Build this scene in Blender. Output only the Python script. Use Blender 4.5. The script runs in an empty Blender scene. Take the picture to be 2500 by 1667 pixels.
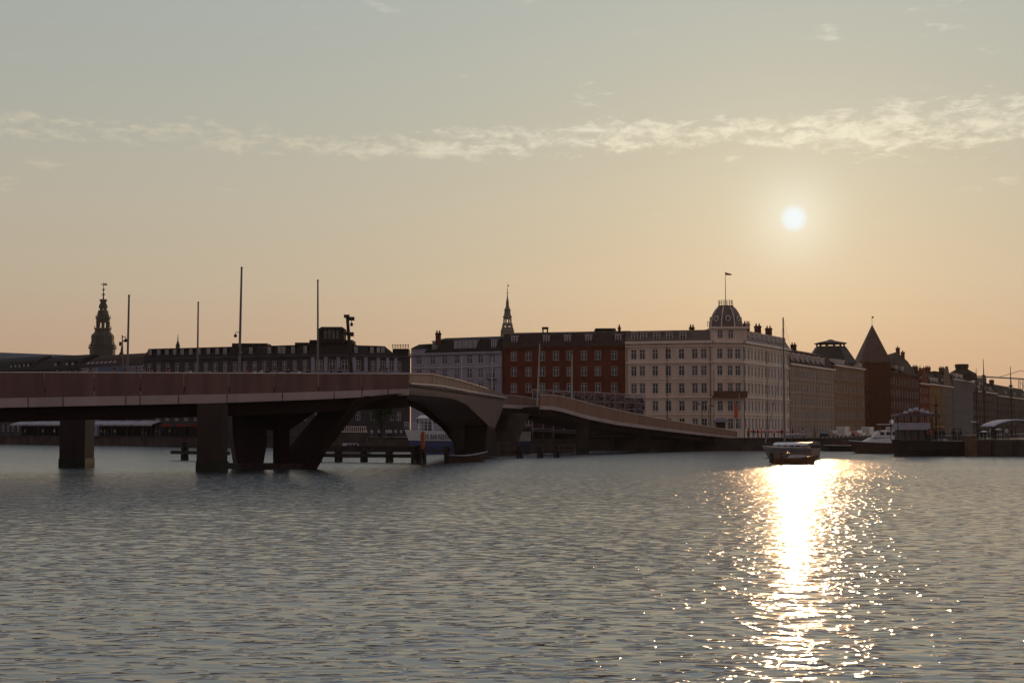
import bpy, bmesh, math, random
import numpy as np
from mathutils import Vector, Matrix

random.seed(7); np.random.seed(7)
SC = bpy.context.scene
COL = SC.collection
R = math.radians

# ------------------------------------------------------------------ camera
F = 3472.0                      # focal length in photo pixels (50 mm on 36 mm film, 2500 px wide)
HZ = 1048.0                     # pixel row of the horizon
CAMZ = 3.8                      # eye height above the water
TH = math.atan((HZ - 833.5) / F)
cam = bpy.data.cameras.new('camera'); camo = bpy.data.objects.new('camera', cam); COL.objects.link(camo)
cam.sensor_width = 36.0; cam.lens = 50.0; cam.clip_end = 6000; cam.clip_start = 0.3
camo.location = (0, 0, CAMZ); camo.rotation_euler = (R(90) + TH, 0, 0)
SC.camera = camo
SC.render.resolution_x = 1024; SC.render.resolution_y = 682

def ray(x, y):
    a = (x - 1250.0) / F; b = (833.5 - y) / F
    return Vector((a, math.cos(TH) - b * math.sin(TH), math.sin(TH) + b * math.cos(TH)))
def P(x, y, Y):                 # photo pixel + known distance -> point
    d = ray(x, y); s = Y / d.y
    return Vector((d.x * s, Y, CAMZ + d.z * s))
def W(x, y, Z=0.0):             # photo pixel on a level plane
    d = ray(x, y); s = (Z - CAMZ) / d.z
    return Vector((d.x * s, d.y * s, Z))
def XY(x, Y):
    p = P(x, HZ, Y); return Vector((p.x, p.y))
def onplane(x, y, A, B):        # pixel on the vertical plane through ground points A, B
    d = ray(x, y); n = Vector((B[1] - A[1], -(B[0] - A[0])))
    s = (n.x * A[0] + n.y * A[1]) / (n.x * d.x + n.y * d.y)
    return Vector((d.x * s, d.y * s, CAMZ + d.z * s))
def ucoord(x, A, B, y=HZ):      # distance along A->B at pixel column x
    p = onplane(x, y, A, B); u = (Vector(B) - Vector(A)).normalized()
    return (Vector((p.x, p.y)) - Vector(A)).dot(u)

# ------------------------------------------------------------------ sky, sun
SUN = ray(1938, 533).normalized()
SUN_EL = math.asin(SUN.z); SUN_AZ = math.atan2(SUN.x, SUN.y)
world = bpy.data.worlds.new('World'); SC.world = world; world.use_nodes = True
nt = world.node_tree; nt.nodes.clear()
def N(t, tree=None, **kw):
    n = (tree or nt).nodes.new(t)
    for k, v in kw.items(): setattr(n, k, v)
    return n
def math_n(op, a, b=None, c=None, tree=None, clamp=False):
    t = tree or nt; n = t.nodes.new('ShaderNodeMath'); n.operation = op; n.use_clamp = clamp
    for i, v in enumerate((a, b, c)):
        if v is None: continue
        if isinstance(v, (int, float)): n.inputs[i].default_value = v
        else: t.links.new(v, n.inputs[i])
    return n.outputs[0]
def mapr(v, a, b, c, d, tree=None, smooth=False):
    t = tree or nt; n = t.nodes.new('ShaderNodeMapRange'); n.clamp = True
    if smooth: n.interpolation_type = 'SMOOTHSTEP'
    t.links.new(v, n.inputs[0])
    for i, q in enumerate((a, b, c, d)): n.inputs[1 + i].default_value = q
    return n.outputs[0]
def mixc(fac, a, b, mode='MIX', tree=None):
    t = tree or nt; n = t.nodes.new('ShaderNodeMix'); n.data_type = 'RGBA'; n.blend_type = mode
    n.clamp_result = False
    for s, v in ((n.inputs[0], fac), (n.inputs[6], a), (n.inputs[7], b)):
        if isinstance(v, (int, float)): s.default_value = v
        elif isinstance(v, (tuple, list)): s.default_value = (*v, 1.0) if len(v) == 3 else v
        else: t.links.new(v, s)
    return n.outputs[2]

tc = N('ShaderNodeTexCoord')
sep = N('ShaderNodeSeparateXYZ'); nt.links.new(tc.outputs['Generated'], sep.inputs[0])
dx, dy, dz = sep.outputs
dotn = N('ShaderNodeVectorMath', operation='DOT_PRODUCT'); nt.links.new(tc.outputs['Generated'], dotn.inputs[0])
dotn.inputs[1].default_value = SUN
dot = dotn.outputs['Value']
# hazy evening air: colour by height above the horizon
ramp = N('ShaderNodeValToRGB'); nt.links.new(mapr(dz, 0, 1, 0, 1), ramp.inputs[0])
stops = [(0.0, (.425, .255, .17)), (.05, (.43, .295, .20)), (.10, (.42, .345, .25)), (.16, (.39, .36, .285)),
         (.225, (.345, .353, .305)), (.30, (.315, .345, .325)), (.45, (.375, .425, .45)), (1.0, (.30, .37, .45))]  # upper stops raised above the view to brighten the water's reflection
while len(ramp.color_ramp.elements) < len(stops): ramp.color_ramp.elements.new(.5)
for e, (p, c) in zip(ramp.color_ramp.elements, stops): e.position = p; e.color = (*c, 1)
half = mapr(dot, -1, 1, 0, 1)
# the sky opposite the sun is a dimmer mauve grey
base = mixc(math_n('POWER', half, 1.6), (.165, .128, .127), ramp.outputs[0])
sky = N('ShaderNodeTexSky', sky_type='NISHITA'); sky.sun_disc = False
sky.sun_elevation = SUN_EL; sky.sun_rotation = SUN_AZ; sky.dust_density = 4.0; sky.air_density = 1.2
nish = mixc(1.0, sky.outputs[0], (.002, .002, .002), 'MULTIPLY')
base = mixc(1.0, base, nish, 'ADD')
# thin altocumulus band about 12 degrees up, with scattered wisps
el = math_n('ARCSINE', dz)
az = math_n('ARCTAN2', dx, dy)
def vec(x, y, z=0.0):
    c = N('ShaderNodeCombineXYZ')
    for i, v in enumerate((x, y, z)):
        if isinstance(v, (int, float)): c.inputs[i].default_value = v
        else: nt.links.new(v, c.inputs[i])
    return c.outputs[0]
def noise(v, scale, detail=6, rough=.6, dist=0.0):
    n = N('ShaderNodeTexNoise'); nt.links.new(v, n.inputs['Vector'])
    n.inputs['Scale'].default_value = scale; n.inputs['Detail'].default_value = detail
    n.inputs['Roughness'].default_value = rough; n.inputs['Distortion'].default_value = dist
    return n.outputs[0]
deg = 57.2958
azd = math_n('MULTIPLY', az, deg); eld = math_n('MULTIPLY', el, deg)
cv = vec(math_n('MULTIPLY', azd, .34), eld)
big = noise(vec(math_n('MULTIPLY', azd, .10), math_n('MULTIPLY', eld, .25), 4.2), 1.0, 3)
fine = noise(cv, 2.2, 9, .68, .4)
puff = noise(vec(math_n('MULTIPLY', azd, .55), eld, 9.0), 4.2, 5, .6)
centre = math_n('MULTIPLY_ADD', math_n('SUBTRACT', big, .5), 1.6, 11.55)
thick = mapr(azd, 10, 18, 1.1, 2.3, smooth=True)
away = math_n('DIVIDE', math_n('ABSOLUTE', math_n('SUBTRACT', eld, centre)), thick)
band = mapr(away, .15, 1.35, 1.0, 0.0, smooth=True)
patch = noise(vec(math_n('MULTIPLY', azd, .16), math_n('MULTIPLY', eld, .5), 1.7), 1.0, 4, .6)
band = math_n('MULTIPLY', band, math_n('MULTIPLY', mapr(patch, .36, .56, .86, 1.0, smooth=True), mapr(azd, -16, 8, .91, 1.0)))
cl = math_n('ADD', math_n('MULTIPLY_ADD', fine, .75, math_n('MULTIPLY', puff, .25)), math_n('MULTIPLY_ADD', band, .42, -.42))
cloud = mapr(cl, .37, .60, 0, 1, smooth=True)
wz = mapr(eld, 7.5, 10, 0, 1, smooth=True)
wisp = math_n('MULTIPLY', mapr(math_n('ADD', noise(vec(math_n('MULTIPLY', azd, .28), eld, 3.0), 1.5, 7, .6), math_n('MULTIPLY', big, .25)), .745, .90, 0, .6, smooth=True), wz)
cloud = math_n('MAXIMUM', cloud, wisp)
cloud = math_n('MULTIPLY', cloud, mapr(eld, 18, 28, 1, .35))
glow_c = mapr(dot, .93, .995, 0, 1, smooth=True)
ccol = mixc(glow_c, (.10, .075, .035), (.19, .175, .135))
base = mixc(1.0, base, mixc(1.0, ccol, cloud, 'MULTIPLY'), 'ADD')
# solar aureole and the disc itself, veiled by haze
om = math_n('SUBTRACT', 1.0, dot)
def aur(k, col):
    e = math_n('POWER', 2.71828, math_n('MULTIPLY', om, -k))
    return mixc(1.0, col, e, 'MULTIPLY')
for k, c in ((22, (.012, .014, .006)), (420, (.045, .05, .040)), (2600, (.11, .14, .145))):
    base = mixc(1.0, base, aur(k, c), 'ADD')
disc = mapr(om, .05e-5, 6.0e-5, 1, 0, smooth=True)
base = mixc(disc, base, (.74, .79, .79))
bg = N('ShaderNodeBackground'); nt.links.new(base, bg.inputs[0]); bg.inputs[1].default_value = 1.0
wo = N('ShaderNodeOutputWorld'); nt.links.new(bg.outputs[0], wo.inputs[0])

sl = bpy.data.lights.new('sun', 'SUN'); slo = bpy.data.objects.new('sun', sl); COL.objects.link(slo)
sl.energy = .42; sl.angle = R(0.55); sl.color = (1.0, .58, .27)
slo.rotation_mode = 'QUATERNION'; slo.rotation_quaternion = SUN.to_track_quat('Z', 'Y')

vs = SC.view_settings; vs.view_transform = 'Standard'; vs.look = 'None'; vs.exposure = 0.30; vs.gamma = 1.0
vs.use_curve_mapping = False
cy = SC.cycles
cy.max_bounces = 6; cy.diffuse_bounces = 3; cy.glossy_bounces = 3; cy.transmission_bounces = 3
cy.volume_bounces = 0; cy.sample_clamp_indirect = 4.0; cy.caustics_reflective = False; cy.caustics_refractive = False
cy.use_denoising = True; cy.use_adaptive_sampling = False

# ------------------------------------------------------------------ materials
MATS = {}
def mat(name, col, rough=.8, var=.25, scale=3.0, bump=0.0, metal=0.0, spec=.4, streak=False):
    if name in MATS: return MATS[name]
    m = bpy.data.materials.new(name); m.use_nodes = True; t = m.node_tree
    b = t.nodes['Principled BSDF']
    b.inputs['Roughness'].default_value = rough; b.inputs['Metallic'].default_value = metal
    b.inputs['Specular IOR Level'].default_value = min(spec, .12) if rough > .85 else spec
    c = t.nodes.new('ShaderNodeTexCoord'); mp = t.nodes.new('ShaderNodeMapping')
    t.links.new(c.outputs['Object'], mp.inputs[0])
    if streak: mp.inputs['Scale'].default_value = (1, 1, .15)
    n = t.nodes.new('ShaderNodeTexNoise'); n.inputs['Scale'].default_value = scale; n.inputs['Detail'].default_value = 6
    t.links.new(mp.outputs[0], n.inputs['Vector'])
    lo = tuple(q * (1 - var) for q in col); hi = tuple(min(1, q * (1 + var)) for q in col)
    o = mixc(mapr(n.outputs[0], .3, .7, 0, 1, tree=t), lo, hi, tree=t)
    t.links.new(o, b.inputs['Base Color'])
    if bump:
        bp = t.nodes.new('ShaderNodeBump'); bp.inputs['Strength'].default_value = bump; bp.inputs['Distance'].default_value = .05
        n2 = t.nodes.new('ShaderNodeTexNoise'); n2.inputs['Scale'].default_value = scale * 6; n2.inputs['Detail'].default_value = 4
        t.links.new(mp.outputs[0], n2.inputs['Vector']); t.links.new(n2.outputs[0], bp.inputs['Height'])
        t.links.new(bp.outputs[0], b.inputs['Normal'])
    MATS[name] = m
    return m
def glass(name, col=(.02, .022, .026), rough=.12):
    m = mat(name, col, rough, .3, .7); m.node_tree.nodes['Principled BSDF'].inputs['Specular IOR Level'].default_value = .5
    return m

M_PANE = glass('window_glass')
M_PANE2 = glass('curtained_glass', (.10, .095, .10), .25)
M_FRAME = mat('white_window_paint', (.50, .48, .50), .6, .08)
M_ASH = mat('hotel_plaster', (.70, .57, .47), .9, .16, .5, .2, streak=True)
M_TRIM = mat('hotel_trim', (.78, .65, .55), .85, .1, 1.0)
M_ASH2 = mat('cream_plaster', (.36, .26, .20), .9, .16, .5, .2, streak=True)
M_ASH3 = mat('ochre_plaster', (.28, .165, .10), .9, .16, .5, .2, streak=True)
M_RED = mat('red_brick', (.145, .036, .024), .9, .22, 1.2, .3)
M_BRICK = mat('dark_brick', (.105, .034, .021), .9, .25, 1.0, .3)
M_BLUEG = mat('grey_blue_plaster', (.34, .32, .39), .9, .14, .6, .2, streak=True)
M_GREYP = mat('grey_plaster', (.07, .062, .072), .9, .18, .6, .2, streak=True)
M_SLATE = mat('dark_slate', (.022, .018, .019), .9, .3, 1.5, .4)
M_TILE = mat('red_tile', (.040, .018, .015), .9, .3, 1.5, .4)
M_SLATEB = mat('blue_slate', (.07, .075, .10), .6, .2, .4)
M_COPPER = mat('aged_copper', (.026, .020, .019), .7, .3, .3)
M_LEAD = mat('dome_lead', (.115, .082, .074), .6, .2, .6)
M_IRON = mat('dark_iron', (.030, .026, .026), .5, .2, 4.0)
M_STEEL = mat('painted_pole', (.18, .155, .15), .5, .2, 2.0)
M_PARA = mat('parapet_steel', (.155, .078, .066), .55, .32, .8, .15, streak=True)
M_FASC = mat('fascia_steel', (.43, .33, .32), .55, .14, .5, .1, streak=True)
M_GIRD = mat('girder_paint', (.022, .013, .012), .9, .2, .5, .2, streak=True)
M_RAIL = mat('bright_handrail', (.70, .62, .60), .35, .1, 1.0)
M_CONC = mat('pier_concrete', (.06, .044, .043), .9, .25, .7, .3, streak=True)
M_DECK = mat('deck_surface', (.12, .11, .11), .9, .2, 1.0)
M_STONE = mat('quay_stone', (.085, .065, .058), .9, .35, .5, .5)
M_PAVE = mat('quay_paving', (.16, .135, .12), .9, .25, .3, .2)
M_WOOD = mat('wet_piling_wood', (.030, .022, .018), .8, .4, 2.0, .4)
M_VARN = mat('varnished_wood', (.20, .085, .030), .4, .3, 3.0)
M_WHITE = mat('white_boat_paint', (.78, .78, .80), .35, .06, 1.0)
M_BLUE = mat('blue_boat_paint', (.075, .11, .26), .4, .15, 1.0)
M_BLACK = mat('black_hull', (.022, .018, .018), .55, .35, 1.0)
M_CANV = mat('pale_canvas', (.42, .40, .46), .9, .12, 1.0)
M_LETTER = mat('black_lettering', (.02, .02, .022), .6, .05)
M_ORANGE = mat('orange_beacon', (.55, .11, .04), .6, .1)
M_REDCL = mat('red_canvas', (.42, .055, .03), .8, .15)
M_SKIN = mat('skin', (.32, .19, .14), .7, .1)
M_HAIR = mat('hair', (.04, .025, .018), .7, .3)
M_GOLD = mat('gilded_metal', (.25, .15, .05), .4, .2, 2, metal=.6)
M_LEAF = mat('leaf_green', (.045, .065, .022), .7, .4, .8)
M_BARK = mat('bark', (.06, .045, .035), .9, .3, 4)
CLOTH = [mat('cloth_' + n, c, .9, .12, 4) for n, c in (('black', (.02, .02, .024)), ('navy', (.03, .04, .08)), ('white', (.55, .53, .52)),
         ('grey', (.18, .17, .18)), ('red', (.30, .05, .04)), ('tan', (.28, .20, .13)), ('denim', (.09, .11, .17)))]

# ------------------------------------------------------------------ mesh helpers
class MB:
    def __init__(s): s.v = []; s.f = []; s.m = []
    def add(s, vs_, fs, mi=0):
        k = len(s.v); s.v += [tuple(q) for q in vs_]
        for q in fs: s.f.append(tuple(k + i for i in q)); s.m.append(mi)
        return s
    def box(s, x0, x1, y0, y1, z0, z1, mi=0):
        return s.add([(x0, y0, z0), (x1, y0, z0), (x1, y1, z0), (x0, y1, z0), (x0, y0, z1), (x1, y0, z1), (x1, y1, z1), (x0, y1, z1)],
                     [(0, 3, 2, 1), (4, 5, 6, 7), (0, 1, 5, 4), (1, 2, 6, 5), (2, 3, 7, 6), (3, 0, 4, 7)], mi)
    def hexa(s, a, b, mi=0):      # two quads (lists of 4 points) joined
        return s.add(list(a) + list(b), [(3, 2, 1, 0), (4, 5, 6, 7), (0, 1, 5, 4), (1, 2, 6, 5), (2, 3, 7, 6), (3, 0, 4, 7)], mi)
    def prism(s, poly, off, mi=0):
        n = len(poly); off = Vector(off); a = [Vector(p) for p in poly]; b = [p + off for p in a]
        fs = [tuple(range(n)), tuple(range(2 * n - 1, n - 1, -1))] + [(i, n + i, n + (i + 1) % n, (i + 1) % n) for i in range(n)]
        return s.add(a + b, fs, mi)
    def tube(s, pts, r, n=6, mi=0, r2=None):
        pts = [Vector(p) for p in pts]; k = len(pts); vs_ = []; r2 = r if r2 is None else r2
        for i, p in enumerate(pts):
            d = (pts[min(i + 1, k - 1)] - pts[max(i - 1, 0)]).normalized()
            a = d.cross(Vector((0, 0, 1)) if abs(d.z) < .9 else Vector((1, 0, 0))).normalized(); b = d.cross(a)
            rr = r + (r2 - r) * i / max(1, k - 1)
            for j in range(n):
                t = 2 * math.pi * j / n; vs_.append(p + (a * math.cos(t) + b * math.sin(t)) * rr)
        fs = [(i * n + j, i * n + (j + 1) % n, (i + 1) * n + (j + 1) % n, (i + 1) * n + j) for i in range(k - 1) for j in range(n)]
        fs += [tuple(range(n - 1, -1, -1)), tuple(range((k - 1) * n, k * n))]
        return s.add(vs_, fs, mi)
    def lathe(s, prof, c=(0, 0, 0), n=8, mi=0, ph=0.0):
        vs_ = []
        for r, z in prof:
            for j in range(n):
                t = ph + 2 * math.pi * j / n; vs_.append((c[0] + r * math.cos(t), c[1] + r * math.sin(t), c[2] + z))
        k = len(prof)
        fs = [(i * n + j, i * n + (j + 1) % n, (i + 1) * n + (j + 1) % n, (i + 1) * n + j) for i in range(k - 1) for j in range(n)]
        fs += [tuple(range(n - 1, -1, -1)), tuple(range((k - 1) * n, k * n))]
        return s.add(vs_, fs, mi)
    def mesh(s, name, mats):
        me = bpy.data.meshes.new(name); me.from_pydata(s.v, [], s.f)
        for m in (mats if isinstance(mats, (list, tuple)) else [mats]): me.materials.append(m)
        if any(s.m): me.polygons.foreach_set('material_index', s.m)
        bm = bmesh.new(); bm.from_mesh(me); bmesh.ops.recalc_face_normals(bm, faces=bm.faces); bm.to_mesh(me); bm.free()
        me.update(); return me
    def build(s, name, mats, parent=None, world=True, smooth=False):
        """world: vertices are world positions; they are made relative to the root's location."""
        if parent is not None and world:
            o = root_of(parent); s.v = [(a - o[0], b - o[1], c - o[2]) for a, b, c in s.v]
        me = s.mesh(name, mats)
        if smooth: me.shade_smooth()
        return link(name, me, parent)
ORG = {}
def root_of(p):
    while p.parent is not None: p = p.parent
    return ORG.get(p.name, (0, 0, 0))
def link(name, data, parent=None, loc=(0, 0, 0), rz=0.0, scale=None):
    o = bpy.data.objects.new(name, data); COL.objects.link(o)
    o.parent = parent; o.location = loc; o.rotation_euler = (0, 0, rz)
    if scale is not None: o.scale = scale
    return o
def thing(name, label, cat, loc=(0, 0, 0), rz=0.0, group=None):
    o = link(name, None, None, loc, rz); o.empty_display_size = .5
    ORG[o.name] = tuple(loc)
    tag(o, label, cat, group); return o
def tag(o, label=None, cat=None, group=None, kind=None):
    if label: o['label'] = label
    if cat: o['category'] = cat
    if group: o['group'] = group
    if kind: o['kind'] = kind
    return o
def rel(parent, p):
    o = root_of(parent); return (p[0] - o[0], p[1] - o[1], p[2] - o[2])
def copy_tree(o, parent=None):
    c = o.copy(); COL.objects.link(c); c.parent = parent
    for ch in list(o.children): copy_tree(ch, c)
    return c

# ------------------------------------------------------------------ water: one fan-shaped sheet of real waves reaching the far shore
WAVE_FINE = .0050; WAVE_RIDGE = .088
def build_water():
    rs = [13.0]
    while rs[-1] < 150: rs.append(rs[-1] * 1.0036)
    while rs[-1] < 1400: rs.append(rs[-1] * 1.02)
    rs = np.array(rs)
    half_a = R(38); na = 640
    an = np.linspace(-half_a, half_a, na)
    RR, AA = np.meshgrid(rs, an, indexing='ij')
    X = RR * np.sin(AA); Y = RR * np.cos(AA); Z = np.zeros_like(X); DX = np.zeros_like(X); DY = np.zeros_like(X)
    rng = np.random.RandomState(3)
    gust = np.zeros_like(X)
    for i in range(7):
        a = rng.uniform(0, 2 * math.pi); l = rng.uniform(9, 40)
        gust += np.sin((X * math.cos(a) + Y * math.sin(a)) * 2 * math.pi / l + rng.uniform(0, 6.3)) / 7
    gust = 1.0 + .65 * gust
    for i in range(110):
        lam = math.exp(rng.uniform(math.log(.22), math.log(3.2)))
        th = rng.normal(0, .62) + (math.pi / 2 - .35)
        kx, ky = math.cos(th) * 2 * math.pi / lam, math.sin(th) * 2 * math.pi / lam
        slope = .0075 * (1.0 if lam < .9 else .9 / lam)
        amp = slope * lam / (2 * math.pi)
        fade = np.clip((lam / (RR * .0036) - 2.0) / 3.0, 0, 1) * np.clip((150 - RR) / 40, 0, 1)
        ph = kx * X + ky * Y + rng.uniform(0, 6.3)
        c = np.cos(ph); s = np.sin(ph)
        Z += amp * fade * c * (gust if lam < 2 else 1.0)
        DX -= amp * fade * math.cos(th) * s * .9; DY -= amp * fade * math.sin(th) * s * .9
    Z = Z + 6.0 * np.maximum(Z, 0) ** 2
    co = np.stack([X + DX, Y + DY, Z], -1).reshape(-1, 3).astype(np.float32)
    nr = len(rs)
    i = np.arange(nr - 1)[:, None] * na + np.arange(na - 1)[None, :]
    q = np.stack([i, i + na, i + na + 1, i + 1], -1).reshape(-1, 4)[:, ::-1]
    me = bpy.data.meshes.new('water')
    me.vertices.add(len(co)); me.vertices.foreach_set('co', co.ravel())
    me.loops.add(q.size); me.loops.foreach_set('vertex_index', q.ravel().astype(np.int32))
    me.polygons.add(len(q)); me.polygons.foreach_set('loop_start', (np.arange(len(q)) * 4).astype(np.int32))
    me.polygons.foreach_set('loop_total', np.full(len(q), 4, np.int32))
    me.update(calc_edges=True); me.shade_smooth()
    m = bpy.data.materials.new('harbour_water'); m.use_nodes = True; t = m.node_tree; b = t.nodes['Principled BSDF']
    b.inputs['Base Color'].default_value = (.030, .031, .036, 1); b.inputs['Metallic'].default_value = 0.0; b.inputs['IOR'].default_value = 2.3; b.inputs['Specular Tint'].default_value = (1.0, .98, 1.0, 1)
    b.inputs['Roughness'].default_value = .025; b.inputs['Specular IOR Level'].default_value = .7
    g = t.nodes.new('ShaderNodeNewGeometry')
    def height(off):
        pa = t.nodes.new('ShaderNodeVectorMath'); pa.operation = 'ADD'; t.links.new(g.outputs['Position'], pa.inputs[0]); pa.inputs[1].default_value = off
        def nz(sc, stretch, detail, rough, rot=-.3, dist=.0):
            mp = t.nodes.new('ShaderNodeMapping'); mp.inputs['Scale'].default_value = stretch
            mp.inputs['Rotation'].default_value = (0, 0, rot); t.links.new(pa.outputs[0], mp.inputs[0])
            n = t.nodes.new('ShaderNodeTexNoise'); n.inputs['Scale'].default_value = sc; n.inputs['Detail'].default_value = detail
            n.inputs['Roughness'].default_value = rough; n.inputs['Distortion'].default_value = dist
            t.links.new(mp.outputs[0], n.inputs['Vector']); return n.outputs[0]
        fine_ = nz(8.0, (.75, 1, 1), 3, .6)
        rid = math_n('SUBTRACT', 1.0, math_n('ABSOLUTE', math_n('MULTIPLY_ADD', nz(3.0, (.45, 1, 1), .8, .5, -.12), 2.0, -1.0, tree=t), tree=t), tree=t)
        rid = math_n('POWER', rid, 3.0, tree=t)
        rid = math_n('MULTIPLY', rid, mapr(nz(2.6, (.5, 1, 1), 1, .5, .1), .46, .62, .12, 1.0, tree=t, smooth=True), tree=t)   # steep wavelets only here and there
        return math_n('MULTIPLY_ADD', fine_, WAVE_FINE, math_n('MULTIPLY', rid, WAVE_RIDGE, tree=t), tree=t)
    EPS = .025
    h0 = height((0, 0, 0)); hx = height((EPS, 0, 0)); hy = height((0, EPS, 0))
    gn = t.nodes.new('ShaderNodeTexNoise'); gn.inputs['Scale'].default_value = .035; gn.inputs['Detail'].default_value = 2
    t.links.new(g.outputs['Position'], gn.inputs['Vector'])
    gust_ = math_n('MULTIPLY', mapr(gn.outputs[0], .36, .64, .5, 1.3, tree=t), -1.0 / EPS, tree=t)
    cx = t.nodes.new('ShaderNodeCombineXYZ')
    t.links.new(math_n('MULTIPLY', math_n('MULTIPLY', math_n('SUBTRACT', hx, h0, tree=t), gust_, tree=t), .7, tree=t), cx.inputs[0])
    sy = math_n('MULTIPLY', math_n('SUBTRACT', hy, h0, tree=t), gust_, tree=t)
    # slopes skewed to the camera side, putting a brighter sky reflection into the normals
    sy = math_n('ADD', math_n('MINIMUM', sy, 0.0, tree=t), math_n('MULTIPLY', math_n('MAXIMUM', sy, 0.0, tree=t), .3, tree=t), tree=t)
    sy = math_n('ADD', sy, -.03, tree=t)  # constant lean to the camera side, so the water mirrors higher sky
    t.links.new(sy, cx.inputs[1])
    # ripples too far out to be told apart become surface roughness
    dist = t.nodes.new('ShaderNodeVectorMath'); dist.operation = 'LENGTH'; t.links.new(g.outputs['Position'], dist.inputs[0])
    t.links.new(mapr(dist.outputs['Value'], 20, 160, .05, .22, tree=t), b.inputs['Roughness'])
    ad = t.nodes.new('ShaderNodeVectorMath'); ad.operation = 'ADD'; t.links.new(g.outputs['Normal'], ad.inputs[0]); t.links.new(cx.outputs[0], ad.inputs[1])
    nm = t.nodes.new('ShaderNodeVectorMath'); nm.operation = 'NORMALIZE'; t.links.new(ad.outputs[0], nm.inputs[0])
    t.links.new(nm.outputs[0], b.inputs['Normal'])
    me.materials.append(m)
    tag(link('water', me), kind='structure')
build_water()

# ------------------------------------------------------------------ land
ZQ = 2.2
FD = Vector((.464, .886)).normalized(); FN = Vector((FD.y, -FD.x))      # Nyhavn facade line direction, outward normal
HC2 = Vector((XY(1815, 275.5)))                                          # hotel corner where that line begins
def nyh(s, off=0.0): return HC2 + FD * s + FN * off
quay_line = [W(-500, 1077), W(0, 1084.5), W(420, 1090), W(1100, 1096), W(1500, 1099), W(1790, 1100)]
quay_line = [Vector((p.x, p.y)) for p in quay_line]
corner = nyh(-12, 21)
bank = quay_line + [corner, nyh(60, 21), nyh(700, 21)]
def land(name, top, back, z):
    mb = MB(); poly = top + back
    mb.prism([(p[0], p[1], -1.5) for p in poly], (0, 0, z + 1.5))
    mb.m = [0] * len(mb.f); mb.m[1] = 1
    o = mb.build(name, [M_STONE, M_PAVE]); tag(o, kind='structure'); return o
land('quay', bank, [Vector((400, 1390)), Vector((-900, 1390)), Vector((-900, 520))], ZQ)
rb0 = XY(2365, 203)
land('quay', [rb0, rb0 + Vector((150, -9))], [Vector((400, 200)), Vector((480, 1000)), rb0 + FD * 420], 2.35)
# coping stones along the quay edge
mb = MB()
for a, b in zip(bank[:-2], bank[1:-1]):
    d = (b - a); L = d.length; d.normalize(); n = Vector((d.y, -d.x))
    k = max(1, int(L / 6))
    for i in range(k):
        p = a + d * (L * i / k + .02); q = a + d * (L * (i + 1) / k - .02)
        mb.hexa([(*(p + n * .12), ZQ - .25), (*(q + n * .12), ZQ - .25), (*(q - n * .5), ZQ - .25), (*(p - n * .5), ZQ - .25)],
                [(*(p + n * .12), ZQ + .08), (*(q + n * .12), ZQ + .08), (*(q - n * .5), ZQ + .08), (*(p - n * .5), ZQ + .08)])
tag(mb.build('kerb', M_CONC), kind='structure')

# ------------------------------------------------------------------ building helpers
WCACHE = {}
def window_mesh(w, h, style):
    key = (round(w, 2), round(h, 2), style)
    if key in WCACHE: return WCACHE[key]
    f = MB(); t = .12
    f.box(-w / 2, -w / 2 + t, -.06, .06, 0, h); f.box(w / 2 - t, w / 2, -.06, .06, 0, h)
    f.box(-w / 2 + t, w / 2 - t, -.06, .06, 0, t); f.box(-w / 2 + t, w / 2 - t, -.06, .06, h - t, h)
    if 'c' in style:
        f.box(-.07, .07, -.05, .05, t, h - t)
        zt = h * .62
        f.box(-w / 2 + t, -.072, -.05, .05, zt, zt + .1); f.box(.072, w / 2 - t, -.05, .05, zt, zt + .1)
    p = MB(); p.box(-w / 2 + t * .5, w / 2 - t * .5, .02, .045, t * .5, h - t * .5)
    q = MB(); q.v = list(f.v); q.f = list(f.f); q.m = [0] * len(f.f); q.add(p.v, p.f, 1)
    WCACHE[key] = (f.mesh('window', M_FRAME), p.mesh('pane', M_PANE), p.mesh('pane', M_PANE2), q.mesh('window', [M_FRAME, M_PANE]))
    return WCACHE[key]
def place_window(root, pos, ang, w, h, style='c', joined=False, parent=None):
    f, p, p2, j = window_mesh(w, h, style)
    par = parent or root
    if joined: return link('window', j, par, rel(root, pos), ang)
    o = link('window', f, par, rel(root, pos), ang)
    g = link('pane', p2 if random.random() < .35 else p, o); g.rotation_euler = (random.uniform(-.012, .012), 0, random.uniform(-.03, .03)); return o
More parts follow.
